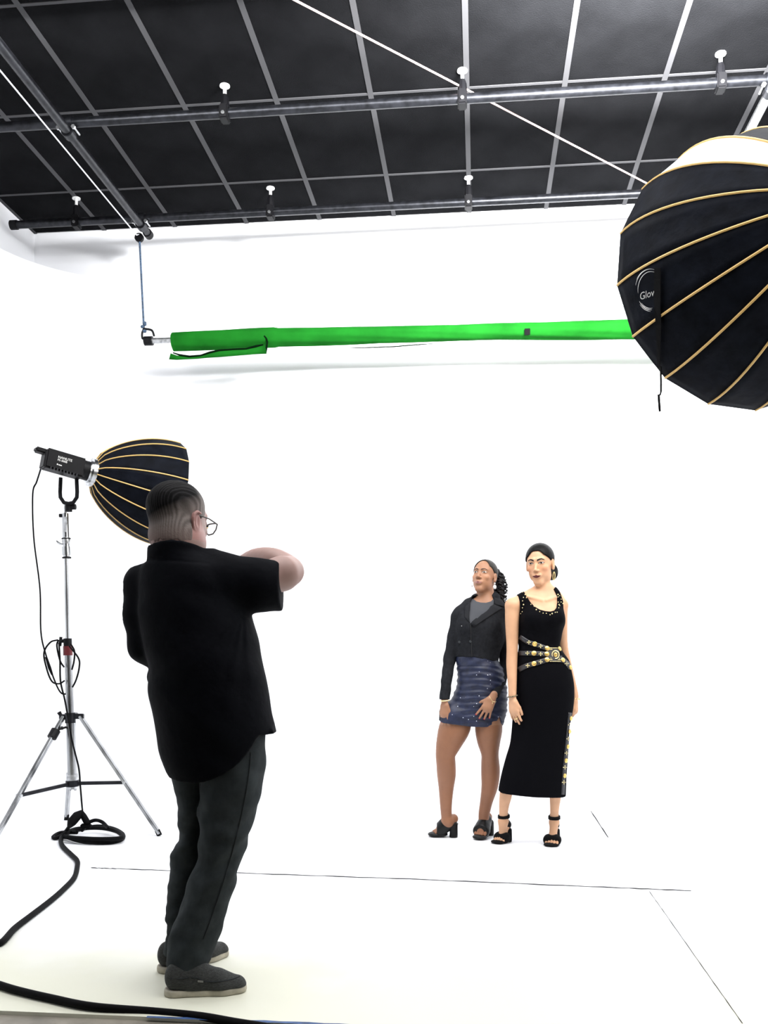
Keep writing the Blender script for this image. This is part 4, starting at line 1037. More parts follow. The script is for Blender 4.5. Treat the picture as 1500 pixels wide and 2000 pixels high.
        # heel counter shell
        c2_ = Fld(s.x, s.y, s.z); c2_.cone(an, he, .0305, .029, .01); c2_.cone(an + dv * .0, an + Z3 * .04, .030, .030, .0)
        ux = (X - an[0]) * dv[0] + (Y - an[1]) * dv[1]
        inner = Fld(s.x, s.y, s.z); inner.cone(an, he, .0265, .0245, .01); inner.cone(an, an + Z3 * .04, .0275, .0275, 0)
        counter = np.maximum(np.maximum(c2_.D, -inner.D), ux + .004)
        s.D = np.minimum(s.D, counter)
        st_ = np.abs(Z - (an[2] + .030 - .10 * ux)) - .010           # ankle strap
        c3 = Fld(s.x, s.y, s.z); c3.cone(an + Z3 * .0, an + Z3 * .06, .0375, .0365, 0); s.D = np.minimum(s.D, np.maximum(c3.D, st_))
        # toe band
        t_ = Fld(s.x, s.y, s.z); t_.cone(ball - sv * .022 - Z3 * .003, ball + sv * .022 - Z3 * .001, .0335, .0325, .01); t_.cone(ball + dv * .018 - sv * .022 - Z3 * .009, ball + dv * .018 + sv * .022 - Z3 * .009, .0275, .0265, .015)
        ub = (X - ball[0]) * dv[0] + (Y - ball[1]) * dv[1]; t_.clip(np.maximum(np.abs(ub - .004) - .024, .0006 - Z), .003)
        s.D = np.minimum(s.D, t_.D)
        s.build('sandal', sm, rt)
tall_woman()

# ------------------------------------------------------------------ woman in the cropped blazer
def blazer_woman():
    d0 = 5.75; P = lambda x, y, dd=0.0: q(x, y, d0 + dd)
    base = W(floor_pt(900, 1640)); rt = root('person', base, 'person in cropped charcoal blazer and shiny navy mini skirt, standing', 'person')
    xs = axis((P(845, 0)[0] - .05, P(914, 0)[0], .0042), (P(914, 0)[0], P(974, 0)[0], .0030), (P(974, 0)[0], P(995, 0)[0] + .03, .0045))
    ys = axis((d0 - .26, d0 + .12, .0036), (d0 + .12, d0 + .30, .006)); zs = axis((-.01, .20, .0035), (.20, .68, .007), (.68, .90, .0032), (.90, 1.44, .010), (1.44, 1.78, .003))
    f = Fld(xs, ys, zs)
    rows = [(1166, 928, 966, .045), (1174, 915, 978, .060), (1184, 900, 986, .075), (1196, 892, 988, .095), (1210, 889, 987, .108), (1235, 887, 985.5, .116), (1258, 887, 982, .108), (1275, 889, 975, .100), (1295, 890, 972, .098)]
    srows = [(1276, 891, 970, .096), (1289, 891, 972, .100), (1305, 893, 981, .110), (1320, 894, 986, .118), (1340, 892, 989, .122), (1362, 884, 990, .124), (1391, 871, 989, .122), (1412, 864, 985, .118), (1424, 862, 983, .116)]
    def L(rs, cy=.0): return [(P(0, y)[2], (P(l, y)[0] + P(r, y)[0]) / 2, d0 + cy, (P(r, y)[0] - P(l, y)[0]) / 2, ry) for y, l, r, ry in rs]
    def torso(f, g=0.0):
        f.loft(L(rows), .02, grow=g); f.ell(P(915, 1222, -.065), (.055, .05, .05), None, .05, grow=g); f.ell(P(956, 1222, -.06), (.055, .05, .05), None, .05, grow=g)
    torso(f, -.012); f.loft(L(srows[:6]), .03, grow=-.012)
    f.chain([(P(946, 1176, .02), .045), (P(897, 1203, .0), .036)], .03); f.chain([(P(950, 1176, .02), .045), (P(978, 1200, .01), .034)], .03)
    # arms
    ra = [(P(896, 1205), .044), (P(887, 1245, .01), .040), (P(877.5, 1290, .01), .036), (P(872, 1330, -.04), .031), (P(868.5, 1366, -.07), .027)]
    la = [(P(977, 1202, .01), .042), (P(984, 1250, .04), .040), (P(988, 1296, .05), .038), (P(978, 1330, -.03), .033), (P(966, 1357, -.11), .028)]
    f.chain([(p, r * .8) for p, r in ra], .01); f.chain([(p, r * .8) for p, r in la], .01)
    t1 = hand(f, P(868.5, 1371, -.075), (-.04, -.02, -1), (.75, -.75, 0), (.8, .5, 0), L=.165, spread=.07, curl=(.10, .2, .15), thumb=(.40, .0))
    t2 = hand(f, P(962, 1362, -.135), (-.46, -.06, -.9), (-.85, .1, .45), (0, 1, 0), L=.165, spread=.24, curl=(.10, .15, .12), thumb=(.72, .62))
    H = Head(P(946, 1127.5, .0), rotm(math.radians(29), math.radians(13), math.radians(3)), .94, 1.0, .0)
    f.chain([(P(949, 1140, .03), .046), (P(947.5, 1160, .02), .047), (P(947, 1178, .015), .054)], .03)
    H.build(f, lips=1.6, nose=1.3)
    # legs
    f.schain([(P(901, 1392, .02), .066), (P(889.5, 1418, -.005), .096), (P(878.5, 1446, -.01), .082), (P(870.5, 1472, -.01), .0620), (P(871, 1490, .0), .0600), (P(872, 1512, .02), .0590), (P(871.5, 1539, .04), .0475), (P(871, 1570, .05), .0380), (P(872, 1592, .06), .0345), (P(874, 1606, .06), .034)], .02)
    f.schain([(P(954, 1375, .0), .075), (P(954.5, 1419, -.02), .085), (P(954.5, 1445, -.02), .073), (P(956.8, 1471, -.02), .0545), (P(957.5, 1488, .0), .0560), (P(958, 1508, .02), .0590), (P(956.5, 1535, .03), .0520), (P(950, 1565, .06), .0400), (P(945.5, 1590, .085), .0355), (P(945, 1606, .09), .033)], .02)
    feet = []
    for (an, hx, hd, toe) in ((P(876, 1604, .06), 885.5, 5.84, floor_pt(841, 1634)), (P(946, 1608, .09), 952, 5.90, floor_pt(934.5, 1641))):
        an = np.array(an); toe = np.array(toe); he = np.array(q(hx, 1280, hd)); he[2] = .115
        dv = toe - he; dv[2] = 0; dv /= np.linalg.norm(dv); sv = np.array([-dv[1], dv[0], 0]); sv = sv if sv[0] > 0 else -sv
        ball = toe - dv * .065 + np.array([0, 0, .050])
        f.cone(an, he, .032, .0265, .015); f.cone(an + dv * .01, ball, .031, .022, .02); f.cone(he, ball, .025, .026, .02); f.cone(ball - sv * .018, ball + sv * .018, .021, .020, .02)
        for k in range(5):
            o = (k - 2) * .0165; tl = (.032, .038, .044, .047, .042)[k]
            f.chain([(ball + sv * o * .9, .011), (ball + sv * o + dv * tl * .6 + np.array([0, 0, -.010]), .009), (ball + sv * o * 1.02 + dv * tl + np.array([0, 0, -.019]), .008)], .002)
        feet.append((an, he, ball, toe, dv, sv))
    skin = np.array((.33, .165, .095)); tips = [np.array(t[0]) for t in t1 + t2]
    def colf(V):
        c = np.tile(skin, (len(V), 1)); l = H.loc(V)
        leg = (V[:, 2] < .72)[:, None]; c = np.where(leg, c * np.array((.80, .72, .66)), c)
        ck = np.exp(-(((np.abs(l[:, 0]) - .04) / .025)**2 + ((l[:, 2] + .02) / .03)**2)) * (l[:, 1] > 0); c = c * (1 + ck[:, None] * .25)
        # close-cropped swept-back hair at the scalp edge
        for t in tips[:4] + tips[5:]: 
            dd = np.linalg.norm(V - t, axis=1); c[dd < .0075] = (.55, .01, .04)
        return c
    body = f.build('body', skin_mat('brown_skin'), rt, colf)
    face_details(H, body, rt, (.02, .010, .006), (.36, .155, .13), (.05, .022, .014), white=(.62, .56, .50), thick=.95, lipw=1.15, eyeopen=.95)
    hm = mat('black_curly_hair', (.005, .0045, .006), .5, bump=(60, .4, .004), spec=.3); hm2 = mat('slicked_hair', (.022, .020, .018), .55, bump=(70, .4, .003), stretch=(1, .3, 1), spec=.2)
    h = Fld(axis((P(905, 0)[0], P(980, 0)[0], .0028)), axis((d0 - .15, d0 + .16, .0032)), axis((1.52, 1.80, .0028))); H.skull(h, grow=.0055)
    X, Y, Z = np.meshgrid(h.x, h.y, h.z, indexing='ij'); l = H.loc(np.stack([X, Y, Z], -1)); la_, lf, lu = l[..., 0], l[..., 1], l[..., 2]
    oval = 1 - np.sqrt((la_ / .069)**2 + ((lu + .020) / .122)**2)
    h.clip(np.minimum(oval * .06, lf - .002), .002); h.clip((-.045 - lu), .005); h.clip(np.where(lu < .002, lf + .012, -1.), .003)
    for e in (-1, 1): h.ell(H.p(e * .082, .004, -.006), np.array((.020, .024, .037)) * H.s, H.R, .004, sub=True)
    h.clip(lf - (-.010 + .95 * np.clip(lu, -.05, 1)) - 1.2 * np.clip(lu - .055, 0, 1), .006)
    h.build('hair', hm2, rt)
    # curly ponytail
    pt = Fld(axis((P(955, 0)[0], P(998, 0)[0], .0026)), axis((d0 - .0, d0 + .20, .003)), axis((1.40, 1.70, .0026))); rn = random.Random(5)
    path = [P(971, 1116, .09), P(975, 1130, .10), P(977, 1148, .10), P(978, 1165, .09), P(980, 1180, .08)]
    pt.schain([(path[0], .018), (path[1], .026), (path[2], .029), (path[3], .023), (path[4], .010)], .01)
    cp = cr(path, 14)
    for k in range(150):
        c = cp[rn.randrange(len(cp))]; tt = 1 - (c[2] - path[4][2]) / (path[0][2] - path[4][2]); R_ = .030 * math.sin(math.pi * min(.95, .18 + .75 * tt)) + .004; a = rn.uniform(0, 6.28)
        p0 = np.array(c) + np.array([math.cos(a) * R_, math.sin(a) * R_ * .8, rn.uniform(-.01, .01)]); ph = rn.uniform(0, 6.28); rr = rn.uniform(.006, .010)
        pt.chain([(p0 + np.array([math.cos(ph + j * 1.1) * rr + math.cos(a) * .006, math.sin(ph + j * 1.1) * rr, -j * .0035]), .0030) for j in range(7)], .001)
    for k in range(16):
        p0 = np.array(P(980 + rn.uniform(-3, 6), 1152 + k * 2.0, .07 + rn.uniform(-.02, .02))); pts_ = [(p0 + np.array([math.cos(j * 1.7) * .006, math.sin(j * 1.7) * .006, -j * .005]), .0018) for j in range(6)]; pt.chain(pts_, .001)
    pt.build('ponytail', hm, rt)
    c_ = Vector(W(H.p(-.080, .000, -.042))); g = G(); g.ball(c_, .0055, 8); g.ball(c_ + Vector((0, -.002, -.022)), (.011, .006, .014), 8); g.build('earring', M['wm'], rt)
    c_ = Vector(W(H.p(.078, .006, -.050))); g = G(); g.ball(c_ + Vector((-.002, 0, -.01)), (.005, .005, .009), 8); g.build('earring', M['wm'], rt)
    # grey tee, blazer
    tm = mat('grey_knit', (.050, .054, .064), .85, bump=(160, .4, .001)); T = Fld(axis((P(905, 0)[0], P(985, 0)[0], .0036)), axis((d0 - .15, d0 + .12, .004)), axis((P(0, 1240)[2], P(0, 1160)[2], .0034)))
    torso(T, -.005); T.chain([(P(946, 1176, .02), .045), (P(897, 1203, .0), .036)], .03, grow=.002); T.chain([(P(950, 1176, .02), .045), (P(978, 1200, .01), .034)], .03, grow=.002)
    clip_poly(T, [(915, 1170), (926, 1168), (931, 1174), (940, 1176.5), (950, 1177), (960, 1174), (966, 1168), (980, 1168), (980, 1240), (915, 1240)], d0 - .07)
    T.build('knit_top', tm, rt)
    jm = mat('charcoal_wool', (.014, .015, .018), .9, bump=(120, .6, .002), var=(60, .25), spec=.1)
    J = Fld(axis((P(845, 0)[0], P(1000, 0)[0] + .02, .004)), axis((d0 - .20, d0 + .17, .0045)), axis((P(0, 1372)[2], P(0, 1155)[2], .004)))
    J.loft(L(rows), .02, grow=.004); J.ell(P(915, 1222, -.065), (.055, .05, .05), None, .05, grow=.004); J.ell(P(956, 1222, -.06), (.055, .05, .05), None, .05, grow=.004)
    J.chain([(P(946, 1174, .02), .046), (P(920, 1184, .01), .042), (P(897, 1201, .0), .042)], .03, grow=.006); J.chain([(P(952, 1174, .02), .046), (P(978, 1199, .01), .038)], .03, grow=.006)
    J.cone(P(936, 1170, .035), P(962, 1168, .03), .050, .050, .02, fn=(0, 0, 1), fl=1.3)
    clip_poly(J, [(840, 1150), (1010, 1150), (1010, 1380), (986, 1380), (985, 1305), (978, 1300), (971, 1292), (950, 1288.5), (922, 1283), (905, 1283.5), (891, 1282), (886, 1280), (881, 1300), (870, 1380), (840, 1380)], d0 - .05)
    J2 = [(926, 1162), (920, 1176), (917, 1195), (915.5, 1210), (918, 1219), (925, 1213), (940, 1202), (955, 1190), (965, 1181), (966, 1170), (962, 1160)]
    front = (J.y[None, :, None] - (d0 + .01)); cutn = np.maximum(poly_sd(J.x, J.z, px_poly(J2, d0 - .09))[:, None, :], front); J.clip(-cutn)
    nk = Fld(J.x, J.y, J.z); nk.chain([(P(947.5, 1150, .02), .049), (P(947, 1178, .015), .054)], .01); J.clip(-nk.D)
    # sleeves after the hem cut
    fold = lambda X, Y, Z: .0
    J.chain([(p, r * 1.06) for p, r in ra[:-1]] + [(P(868.5, 1364, -.068), .0325)], .012); J.chain([(p, r * 1.02) for p, r in la[:-1]] + [(P(965.5, 1357, -.105), .032)], .012)
    X, Y, Z = J.x[:, None, None], J.y[None, :, None], J.z[None, None, :]
    J.D = J.D + (.0014 * np.sin(Z * 70 + X * 50) * np.exp(-((X - P(873, 0)[0]) / .05)**2) + .0012 * np.sin(X * 90 + Z * 40)).astype(np.float32)
    # cuffs cut flat
    cuff = lambda c, n: ((X - c[0]) * n[0] + (Y - c[1]) * n[1] + (Z - c[2]) * n[2])
    near = (X < P(884, 0)[0]); J.clip(np.where(near, (P(0, 1365)[2] - Z), -1) + 0 * Y)
    c = P(964, 1359, -.11); dsl = np.array(P(966, 1357, -.11)) - np.array(P(978, 1330, -.03)); dsl /= np.linalg.norm(dsl); box = (X > P(945, 0)[0]) & (Z < P(0, 1335)[2]) & (Y < d0 - .02)
    J.clip(np.where(box, cuff(c, dsl), -1))
    jk = J.build('blazer', jm, rt); jb = bvh_of([jk])
    lm2 = mat('charcoal_lapel', (.017, .018, .021), .9, bump=(120, .5, .002), spec=.1)
    def grid_patch(name, quad, m, par, bvh, off, n=8, k=8, solid=.0035):
        a, b, c, d = [np.array(v, float) for v in quad]; V = []
        for i in range(n + 1):
            for j in range(k + 1):
                u, v = i / n, j / k; V.append(tuple((a * (1 - u) + b * u) * (1 - v) + (d * (1 - u) + c * u) * v))
        Fc = [(i * (k + 1) + j, (i + 1) * (k + 1) + j, (i + 1) * (k + 1) + j + 1, i * (k + 1) + j + 1) for i in range(n) for j in range(k)]
        o = screen_patch(name, bvh, V, Fc, m, par, off, True); s_ = o.modifiers.new('t', 'SOLIDIFY'); s_.thickness = solid; s_.offset = 0; return o
    grid_patch('lapel', [(965, 1181), (981, 1188), (926, 1224), (918.5, 1219)], lm2, jk, jb, .005)
    grid_patch('lapel', [(920, 1177), (909, 1186), (908, 1206), (917, 1216)], lm2, jk, jb, .004)
    grid_patch('lapel', [(966, 1170), (983, 1174), (984, 1186), (966, 1181)], lm2, jk, jb, .006)
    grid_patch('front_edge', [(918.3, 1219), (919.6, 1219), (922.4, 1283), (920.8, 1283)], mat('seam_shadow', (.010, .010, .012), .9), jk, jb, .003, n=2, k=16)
    for (x, y) in ((897.2, 1254), (919, 1252.8)):
        h_ = screen_hit(jb, x, y); v_ = (h_[0] - Vector((0, 0, HC))).normalized(); c = h_[0] - v_ * .004; G().tube([c + v_ * .003, c - v_ * .002], [.0085, .0075], 12).build('button', mat('dark_button', (.04, .045, .05), .3), jk)
    h_ = screen_hit(jb, 901.6, 1222.5); G().ball(h_[0], .0025, 6).build('pin', M['wm'], jk)
    # skirt
    sk = mat('navy_sparkle_denim', (.012, .017, .045), .5, bump=(40, .5, .003), var=(30, .35), spec=.4)
    nt = sk.node_tree; b = nt.nodes['Principled BSDF']; vo = nt.nodes.new('ShaderNodeTexVoronoi'); vo.inputs['Scale'].default_value = 60
    tc = nt.nodes.new('ShaderNodeTexCoord'); nt.links.new(tc.outputs['Object'], vo.inputs['Vector']); rg_ = nt.nodes.new('ShaderNodeMath'); rg_.operation = 'LESS_THAN'; rg_.inputs[1].default_value = .16
    nt.links.new(vo.outputs['Distance'], rg_.inputs[0]); s3 = nt.nodes.new('ShaderNodeSeparateColor'); nt.links.new(vo.outputs['Color'], s3.inputs[0]); gt = nt.nodes.new('ShaderNodeMath'); gt.operation = 'GREATER_THAN'; gt.inputs[1].default_value = .82
    nt.links.new(s3.outputs[0], gt.inputs[0]); mu = nt.nodes.new('ShaderNodeMath'); mu.operation = 'MULTIPLY'; nt.links.new(rg_.outputs[0], mu.inputs[0]); nt.links.new(gt.outputs[0], mu.inputs[1])
    old = b.inputs['Base Color'].links[0].from_socket; mx = nt.nodes.new('ShaderNodeMix'); mx.data_type = 'RGBA'; nt.links.new(mu.outputs[0], mx.inputs['Factor']); nt.links.new(old, mx.inputs['A']); mx.inputs['B'].default_value = (.75, .80, .95, 1); nt.links.new(mx.outputs['Result'], b.inputs['Base Color'])
    S = Fld(axis((P(858, 0)[0], P(995, 0)[0], .0038)), axis((d0 - .15, d0 + .15, .0045)), axis((P(0, 1428)[2], P(0, 1270)[2], .0032)))
    S.loft(L(srows), .02, grow=.002, disp=lambda X, Y, Z: .0022 * np.sin(Z * 170 + X * 22 + 2 * np.sin(X * 18)) * (Z < P(0, 1300)[2]) + .0015 * np.sin(Z * 95 - X * 45))
    S.cone(P(889, 1400, -.01), P(882, 1425, -.01), .098, .092, .02, grow=.008)
    clip_poly(S, [(850, 1260), (1000, 1260), (1000, 1400), (990, 1400), (984, 1418.5), (979, 1414), (976, 1399), (968, 1411), (960.5, 1419.7), (940, 1419.5), (917.5, 1418.5), (890, 1415), (863, 1411.5), (855, 1405)], d0 - .08)
    S.build('skirt', sk, rt)
    g = G(); wc = Vector(W(P(869, 1368.5, -.072))); g.tube([wc + Vector((ct, st, 0)) * math.cos(a) * .030 + Vector((-st, ct, 0)) * math.sin(a) * .027 + Vector((0, 0, .002 * math.cos(a))) for a in np.linspace(0, 2 * math.pi, 22)], .0032, 6); g.build('bangle', M['goldp'], rt)
    g = G(); bb = bvh_of([body]); ch = []
    for (x, y) in ((955.5, 1360), (957.5, 1363), (960, 1367), (962, 1370), (967, 1371), (971, 1370)):
        h_ = screen_hit(bb, x, y)
        if h_[0] is not None: ch.append(h_[0] + Vector((0, -.002, 0)))
    if len(ch) > 2: g.tube(ch, .0014, 5)
    h_ = screen_hit(bb, 962, 1371); h2 = screen_hit(bb, 961.7, 1375)
    if h_[0] is not None and h2[0] is not None: g.tube([h_[0] + Vector((0, -.002, 0)), h2[0] + Vector((0, -.002, 0))], .0014, 5)
    if g.V: g.build('chain_bracelet', M['goldp'], rt)
    # platform mules
    lt = mat('black_smooth_leather', (.003, .0033, .0036), .38, spec=.25)
    for (an, he, ball, toe, dv, sv) in feet:
        s = Fld(axis((min(an[0], toe[0], he[0]) - .07, max(an[0], toe[0], he[0]) + .07, .0028)), axis((min(toe[1], he[1]) - .07, max(he[1], toe[1]) + .07, .0028)), axis((-.004, .22, .0028))); Z3 = np.array([0, 0, 1.0])
        s.cone(toe - dv * .028 + Z3 * .016, ball * (1, 1, 0) + Z3 * .018, .046, .044, .01, fn=Z3, fl=2.7); s.cone(ball * (1, 1, 0) + Z3 * .022, he - Z3 * .032, .040, .032, .006, fn=Z3, fl=3.4)
        for zz in np.linspace(.016, he[2] - .036, 6): s.cone(he * (1, 1, 0) + Z3 * zz - sv * .016 - dv * .002, he * (1, 1, 0) + Z3 * zz + sv * .016 - dv * .002, .025, .025, .004)
        s.cone(he * (1, 1, 0) + Z3 * .004 - sv * .016, he * (1, 1, 0) + Z3 * .004 + sv * .016, .026, .026, .002)
        X, Y, Z = np.meshgrid(s.x, s.y, s.z, indexing='ij'); s.clip(.0005 - Z, 0)
        u = Fld(s.x, s.y, s.z); u.cone(ball - sv * .022, ball + sv * .022, .033, .032, .01); u.cone(ball - dv * .070 + Z3 * .050, ball, .044, .037, .02); u.cone(an * .5 + ball * .5, ball, .044, .038, .02); u.cone(ball + dv * .012 - sv * .02 - Z3 * .006, ball + dv * .012 + sv * .02 - Z3 * .006, .027, .026, .015)
        ub = (X - ball[0]) * dv[0] + (Y - ball[1]) * dv[1]; u.clip(np.maximum(ub - .026, -(ub + .070 + (Z - .07) * .3)), .003); u.clip(np.maximum(.010 - Z, Z - .158), .002); s.D = np.minimum(s.D, u.D)
        s.build('mule', lt, rt)
blazer_woman()

# ------------------------------------------------------------------ photographer
def photographer():
    d0 = 3.22; P = lambda x, y, dd=0.0: q(x, y, d0 + dd)
    base = W(floor_pt(372, 1925)); rt = root('person', base, 'person in black short-sleeved shirt and grey jeans, seen from behind, aiming at the models', 'person')
    f = Fld(axis((P(232, 0)[0] - .03, P(280, 0)[0], .008), (P(280, 0)[0], P(430, 0)[0], .0036), (P(430, 0)[0], P(592, 0)[0] + .03, .0045)), axis((d0 - .25, d0 - .14, .008), (d0 - .14, d0 + .22, .0036), (d0 + .22, d0 + .62, .005)), axis((.10, 1.10, .02), (1.10, 1.48, .0055), (1.48, 1.80, .0032)))
    a = math.radians(36); fw = np.array([math.sin(a), math.cos(a), 0]); 
    # head: forward away to the right
    fp_ = fw * math.cos(.10) - np.array([0, 0, 1]) * math.sin(.10); sd_ = np.array([-math.cos(a), math.sin(a), 0]); up_ = np.cross(sd_, fp_); up_ = up_ if up_[2] > 0 else -up_
    Rr = math.radians(3); R = np.stack([sd_, fp_, up_]); 
    H = Head(P(349, 1022, .03), R, 1.16)
    f.chain([(P(350, 1035, .0), .066), (P(350, 1058, -.0), .076), (P(352, 1090, .0), .080)], .04)
    H.build(f, ears=False)
    S = H.s
    f.ell(H.p(0, -.040, -.045), np.array((.060, .050, .050)) * S, R, .03)
    for e in (-1, 1):
        er = R.copy(); f.ell(H.p(e * .076, -.006, -.008), np.array((.015, .020, .037)) * S, R, .005 * S); f.ell(H.p(e * .092, .002, -.001), np.array((.008, .012, .021)) * S, R, .004 * S, sub=True)
        f.schain([(H.p(e * .086, .006, .024), .0045 * S), (H.p(e * .089, -.012, .024), .0048 * S), (H.p(e * .090, -.024, .004), .0048 * S), (H.p(e * .087, -.018, -.022), .0045 * S), (H.p(e * .082, -.004, -.038), .0065 * S)], .003)
        f.ell(H.p(e * .056, .015, -.060), np.array((.020, .035, .035)) * S, R, .03)
    # torso and arms
    f.chain([(P(362, 1150), .09), (P(390, 1250), .14), (P(410, 1380), .12)], .05)
    ra = [(P(440, 1134, -.01), .062), (P(505, 1134, -.0), .062), (P(552, 1120, .05), .056), (P(566, 1115, .09), .046)]
    f.chain([(P(400, 1130), .06)] + ra, .03)
    f.schain([(P(566, 1117, .09), .047), (P(561, 1110, .14), .050), (P(533, 1098, .20), .053), (P(500, 1094, .27), .044), (P(464, 1107, .34), .030)], .02)
    t1 = hand(f, P(455, 1112, .36), (-.85, .40, -.1), (.1, -.2, 1), (-.3, -1, 0), L=.19, spread=.10, curl=(.45, .65, .5), thumb=(.6, .3))
    la = [(P(292, 1145, .06), .060), (P(284, 1200, .05), .048), (P(288, 1258, .06), .042)]
    f.chain([(P(350, 1140, .03), .07)] + la, .03); f.chain([(P(283, 1262, .05), .048), (P(330, 1230, .22), .042), (P(400, 1170, .36), .030)], .02)
    t2 = hand(f, P(408, 1160, .38), (.5, .35, .6), (-.5, .3, .6), (-.2, .5, .8), L=.19, spread=.10, curl=(.4, .6, .4), thumb=(.6, .3))
    skin = np.array((.33, .215, .19))
    def colf(V):
        c = np.tile(skin, (len(V), 1)); l = H.loc(V); c = np.where((l[:, 2] < -.03)[:, None] & (l[:, 2] > -.3)[:, None], c * (.95, .9, .88), c)
        earw = (np.abs(l[:, 0]) > .070) & (np.abs(l[:, 2]) < .06) & (np.abs(l[:, 1]) < .05); c[earw] = c[earw] * (1.0, .78, .78); return c
    body = f.build('body', skin_mat('pink_skin'), rt, colf)
    # grey hair: long on top combed forward-back, short at the sides
    h = Fld(axis((P(275, 0)[0], P(412, 0)[0], .0019)), axis((d0 - .15, d0 + .22, .0021)), axis((P(0, 1065)[2], P(0, 925)[2], .0019))); H.skull(h, grow=.004); h.ell(H.p(0, -.040, -.045), np.array((.060, .050, .050)) * S, R, .03, grow=.0035); h.chain([(P(350, 1035, .0), .066), (P(350, 1058, -.0), .076), (P(352, 1090, .0), .080)], .04, grow=.0022)
    X, Y, Z = np.meshgrid(h.x, h.y, h.z, indexing='ij'); l = H.loc(np.stack([X, Y, Z], -1)); la_, lf, lu = l[..., 0], l[..., 1], l[..., 2]
    vol = -.0035 * np.clip((-.030 - lu) / .045, 0, 1) + .006 * np.clip((lu - .02) / .05, 0, 1) * np.clip((.062 - lf) / .05, 0, 1); strand = .00045 * np.sin(la_ * 620 + lf * 90 + 2.2 * np.sin(lf * 35 + lu * 25)) + .0004 * np.sin(la_ * 380 - lu * 120 + 2 * np.sin(lf * 30))
    h.D = h.D - (vol + strand * np.clip((lu + .02) / .06, .15, 1)).astype(np.float32)
    cut = np.minimum(lf - .048, .080 - 2.5 * la_**2 - lu); h.clip(cut, .006); h.clip(-.073 + .0035 * np.sin(la_ * 160) + .0025 * np.sin(la_ * 410) - lu, .003)
    [h.ell(H.p(e * .086, .004, -.010), np.array((.026, .027, .040)) * S, R, .005, sub=True) for e in (-1, 1)]; h.clip(lf + .022 - 1.4 * np.clip(lu + .02, 0, 1), .006)
    def hcol(V):
        l = H.loc(V); t = np.clip((l[:, 2] - .004 - .45 * (l[:, 1] + .02) + .35 * l[:, 0]) / .045, 0, 1)[:, None]; s_ = (.5 + .5 * np.sin(l[:, 0] * 900 + l[:, 1] * 160 + 3 * np.sin(l[:, 1] * 35 + l[:, 2] * 25)))[:, None]
        g_ = np.array((.17, .145, .135)) * (.75 + .5 * s_); dk = np.array((.0075, .0072, .0078)) * (.6 + 2.2 * s_ ** 4); fr = np.clip((l[:, 1] - .0) / .07, 0, 1)[:, None]; lo = np.clip((-l[:, 2] - .02) / .07, 0, 1)[:, None]; g_ = g_ * (1 - lo) + np.array((.24, .17, .15)) * lo; return (g_ * (1 - t) + dk * t) * (1 - fr) + fr * (np.array((.25, .23, .22)) * (.6 + .6 * s_))
    h.build('hair', mat('grey_hair', attr=True, rough=.7, bump=(150, .5, .002), spec=.06), rt, hcol)
    # glasses
    gm = mat('glasses_frame', (.10, .10, .095), .4, .5); g = G()
    e = -1
    def hp(s_, f_, u_): return Vector(W(H.p(s_, f_, u_)))
    for e in (-1, 1): g.tube([hp(e * .080, -.004, .020), hp(e * .078, .05, .018), hp(e * .0655, .097, .012)], .0026, 6)
    for e in (-1, 1):
        lens = [(.010, .014), (.030, .017), (.055, .016), (.065, .012), (.061, -.004), (.048, -.016), (.026, -.018), (.012, -.008), (.010, .014)]
        g.tube([hp(e * x, .103 - x * .10, z) for x, z in lens], .0027, 6)
    g.tube([hp(-.010, .103, .010), hp(.010, .103, .010)], .0026, 6); gl = g.build('glasses', gm, rt)
    gla = mat('lens_glass', (1, 1, 1), .02); gb = gla.node_tree.nodes['Principled BSDF']; gb.inputs['Transmission Weight'].default_value = 1; gb.inputs['IOR'].default_value = 1.05
    for e in (-1, 1):
        P4 = [(.010, .014), (.030, .017), (.055, .016), (.065, .012), (.061, -.004), (.048, -.016), (.026, -.018), (.012, -.008)]
        add('lens', [hp(e * x, .103 - x * .10, z) for x, z in P4], [tuple(range(8))], gla, gl)
    # shirt
    sm_ = mat('black_shirt_cloth', (.0020, .0025, .0042), .8, bump=(5, .5, .03), spec=.06)
    T = Fld(axis((P(236, 0)[0], P(560, 0)[0], .0052)), axis((d0 - .26, d0 + .34, .0062)), axis((P(0, 1526)[2], P(0, 1055)[2], .0052)))
    rows = [(1056, 292, 399, .097), (1068, 291, 401, .099), (1082, 290, 406, .102), (1095, 288, 428, .110), (1110, 278, 462, .125), (1135, 272, 478, .145), (1170, 272, 484, .165), (1200, 270, 489, .175), (1260, 283, 505, .19), (1310, 292, 514, .20), (1345, 291, 521, .20), (1390, 299, 529, .20), (1430, 305, 535, .195), (1480, 314, 533, .185), (1526, 330, 530, .175)]
    Lr = [(P(0, y)[2], (P(l_, y)[0] + P(r_, y)[0]) / 2, d0 + .02 - .03 * max(0, min(1, (1180 - y) / 100)), (P(r_, y)[0] - P(l_, y)[0]) / 2, ry) for y, l_, r_, ry in rows]
    def folds(X, Y, Z):
        ax_, az_ = P(482, 1195)[0], P(0, 1195)[2]; an = np.arctan2(X - ax_, -(Z - az_)); rr = np.sqrt((X - ax_)**2 + (Z - az_)**2)
        fan = (np.sin(an * 17 + 2 * np.sin(an * 5 + 1)) + .5 * np.sin(an * 31 + 1)) * .0030 * np.clip(rr / .08, 0, 1) * np.exp(-rr / .22) * np.exp(-((an + .25) / .55)**2) * (Z < az_)
        w2 = .0045 * wob(X, Y, Z, 26, 3, (1, .6, 1)) * np.clip((P(0, 1100)[2] - Z) / .1, 0, 1)
        return fan + w2
    T.loft(Lr, .02, disp=folds)
    T.chain([(P(395, 1112), .085), (P(440, 1134, -.02), .088), (P(500, 1142, .0), .090), (P(542, 1144, .035), .090)], .03, fn=(0, 1, 0), fl=1.12)
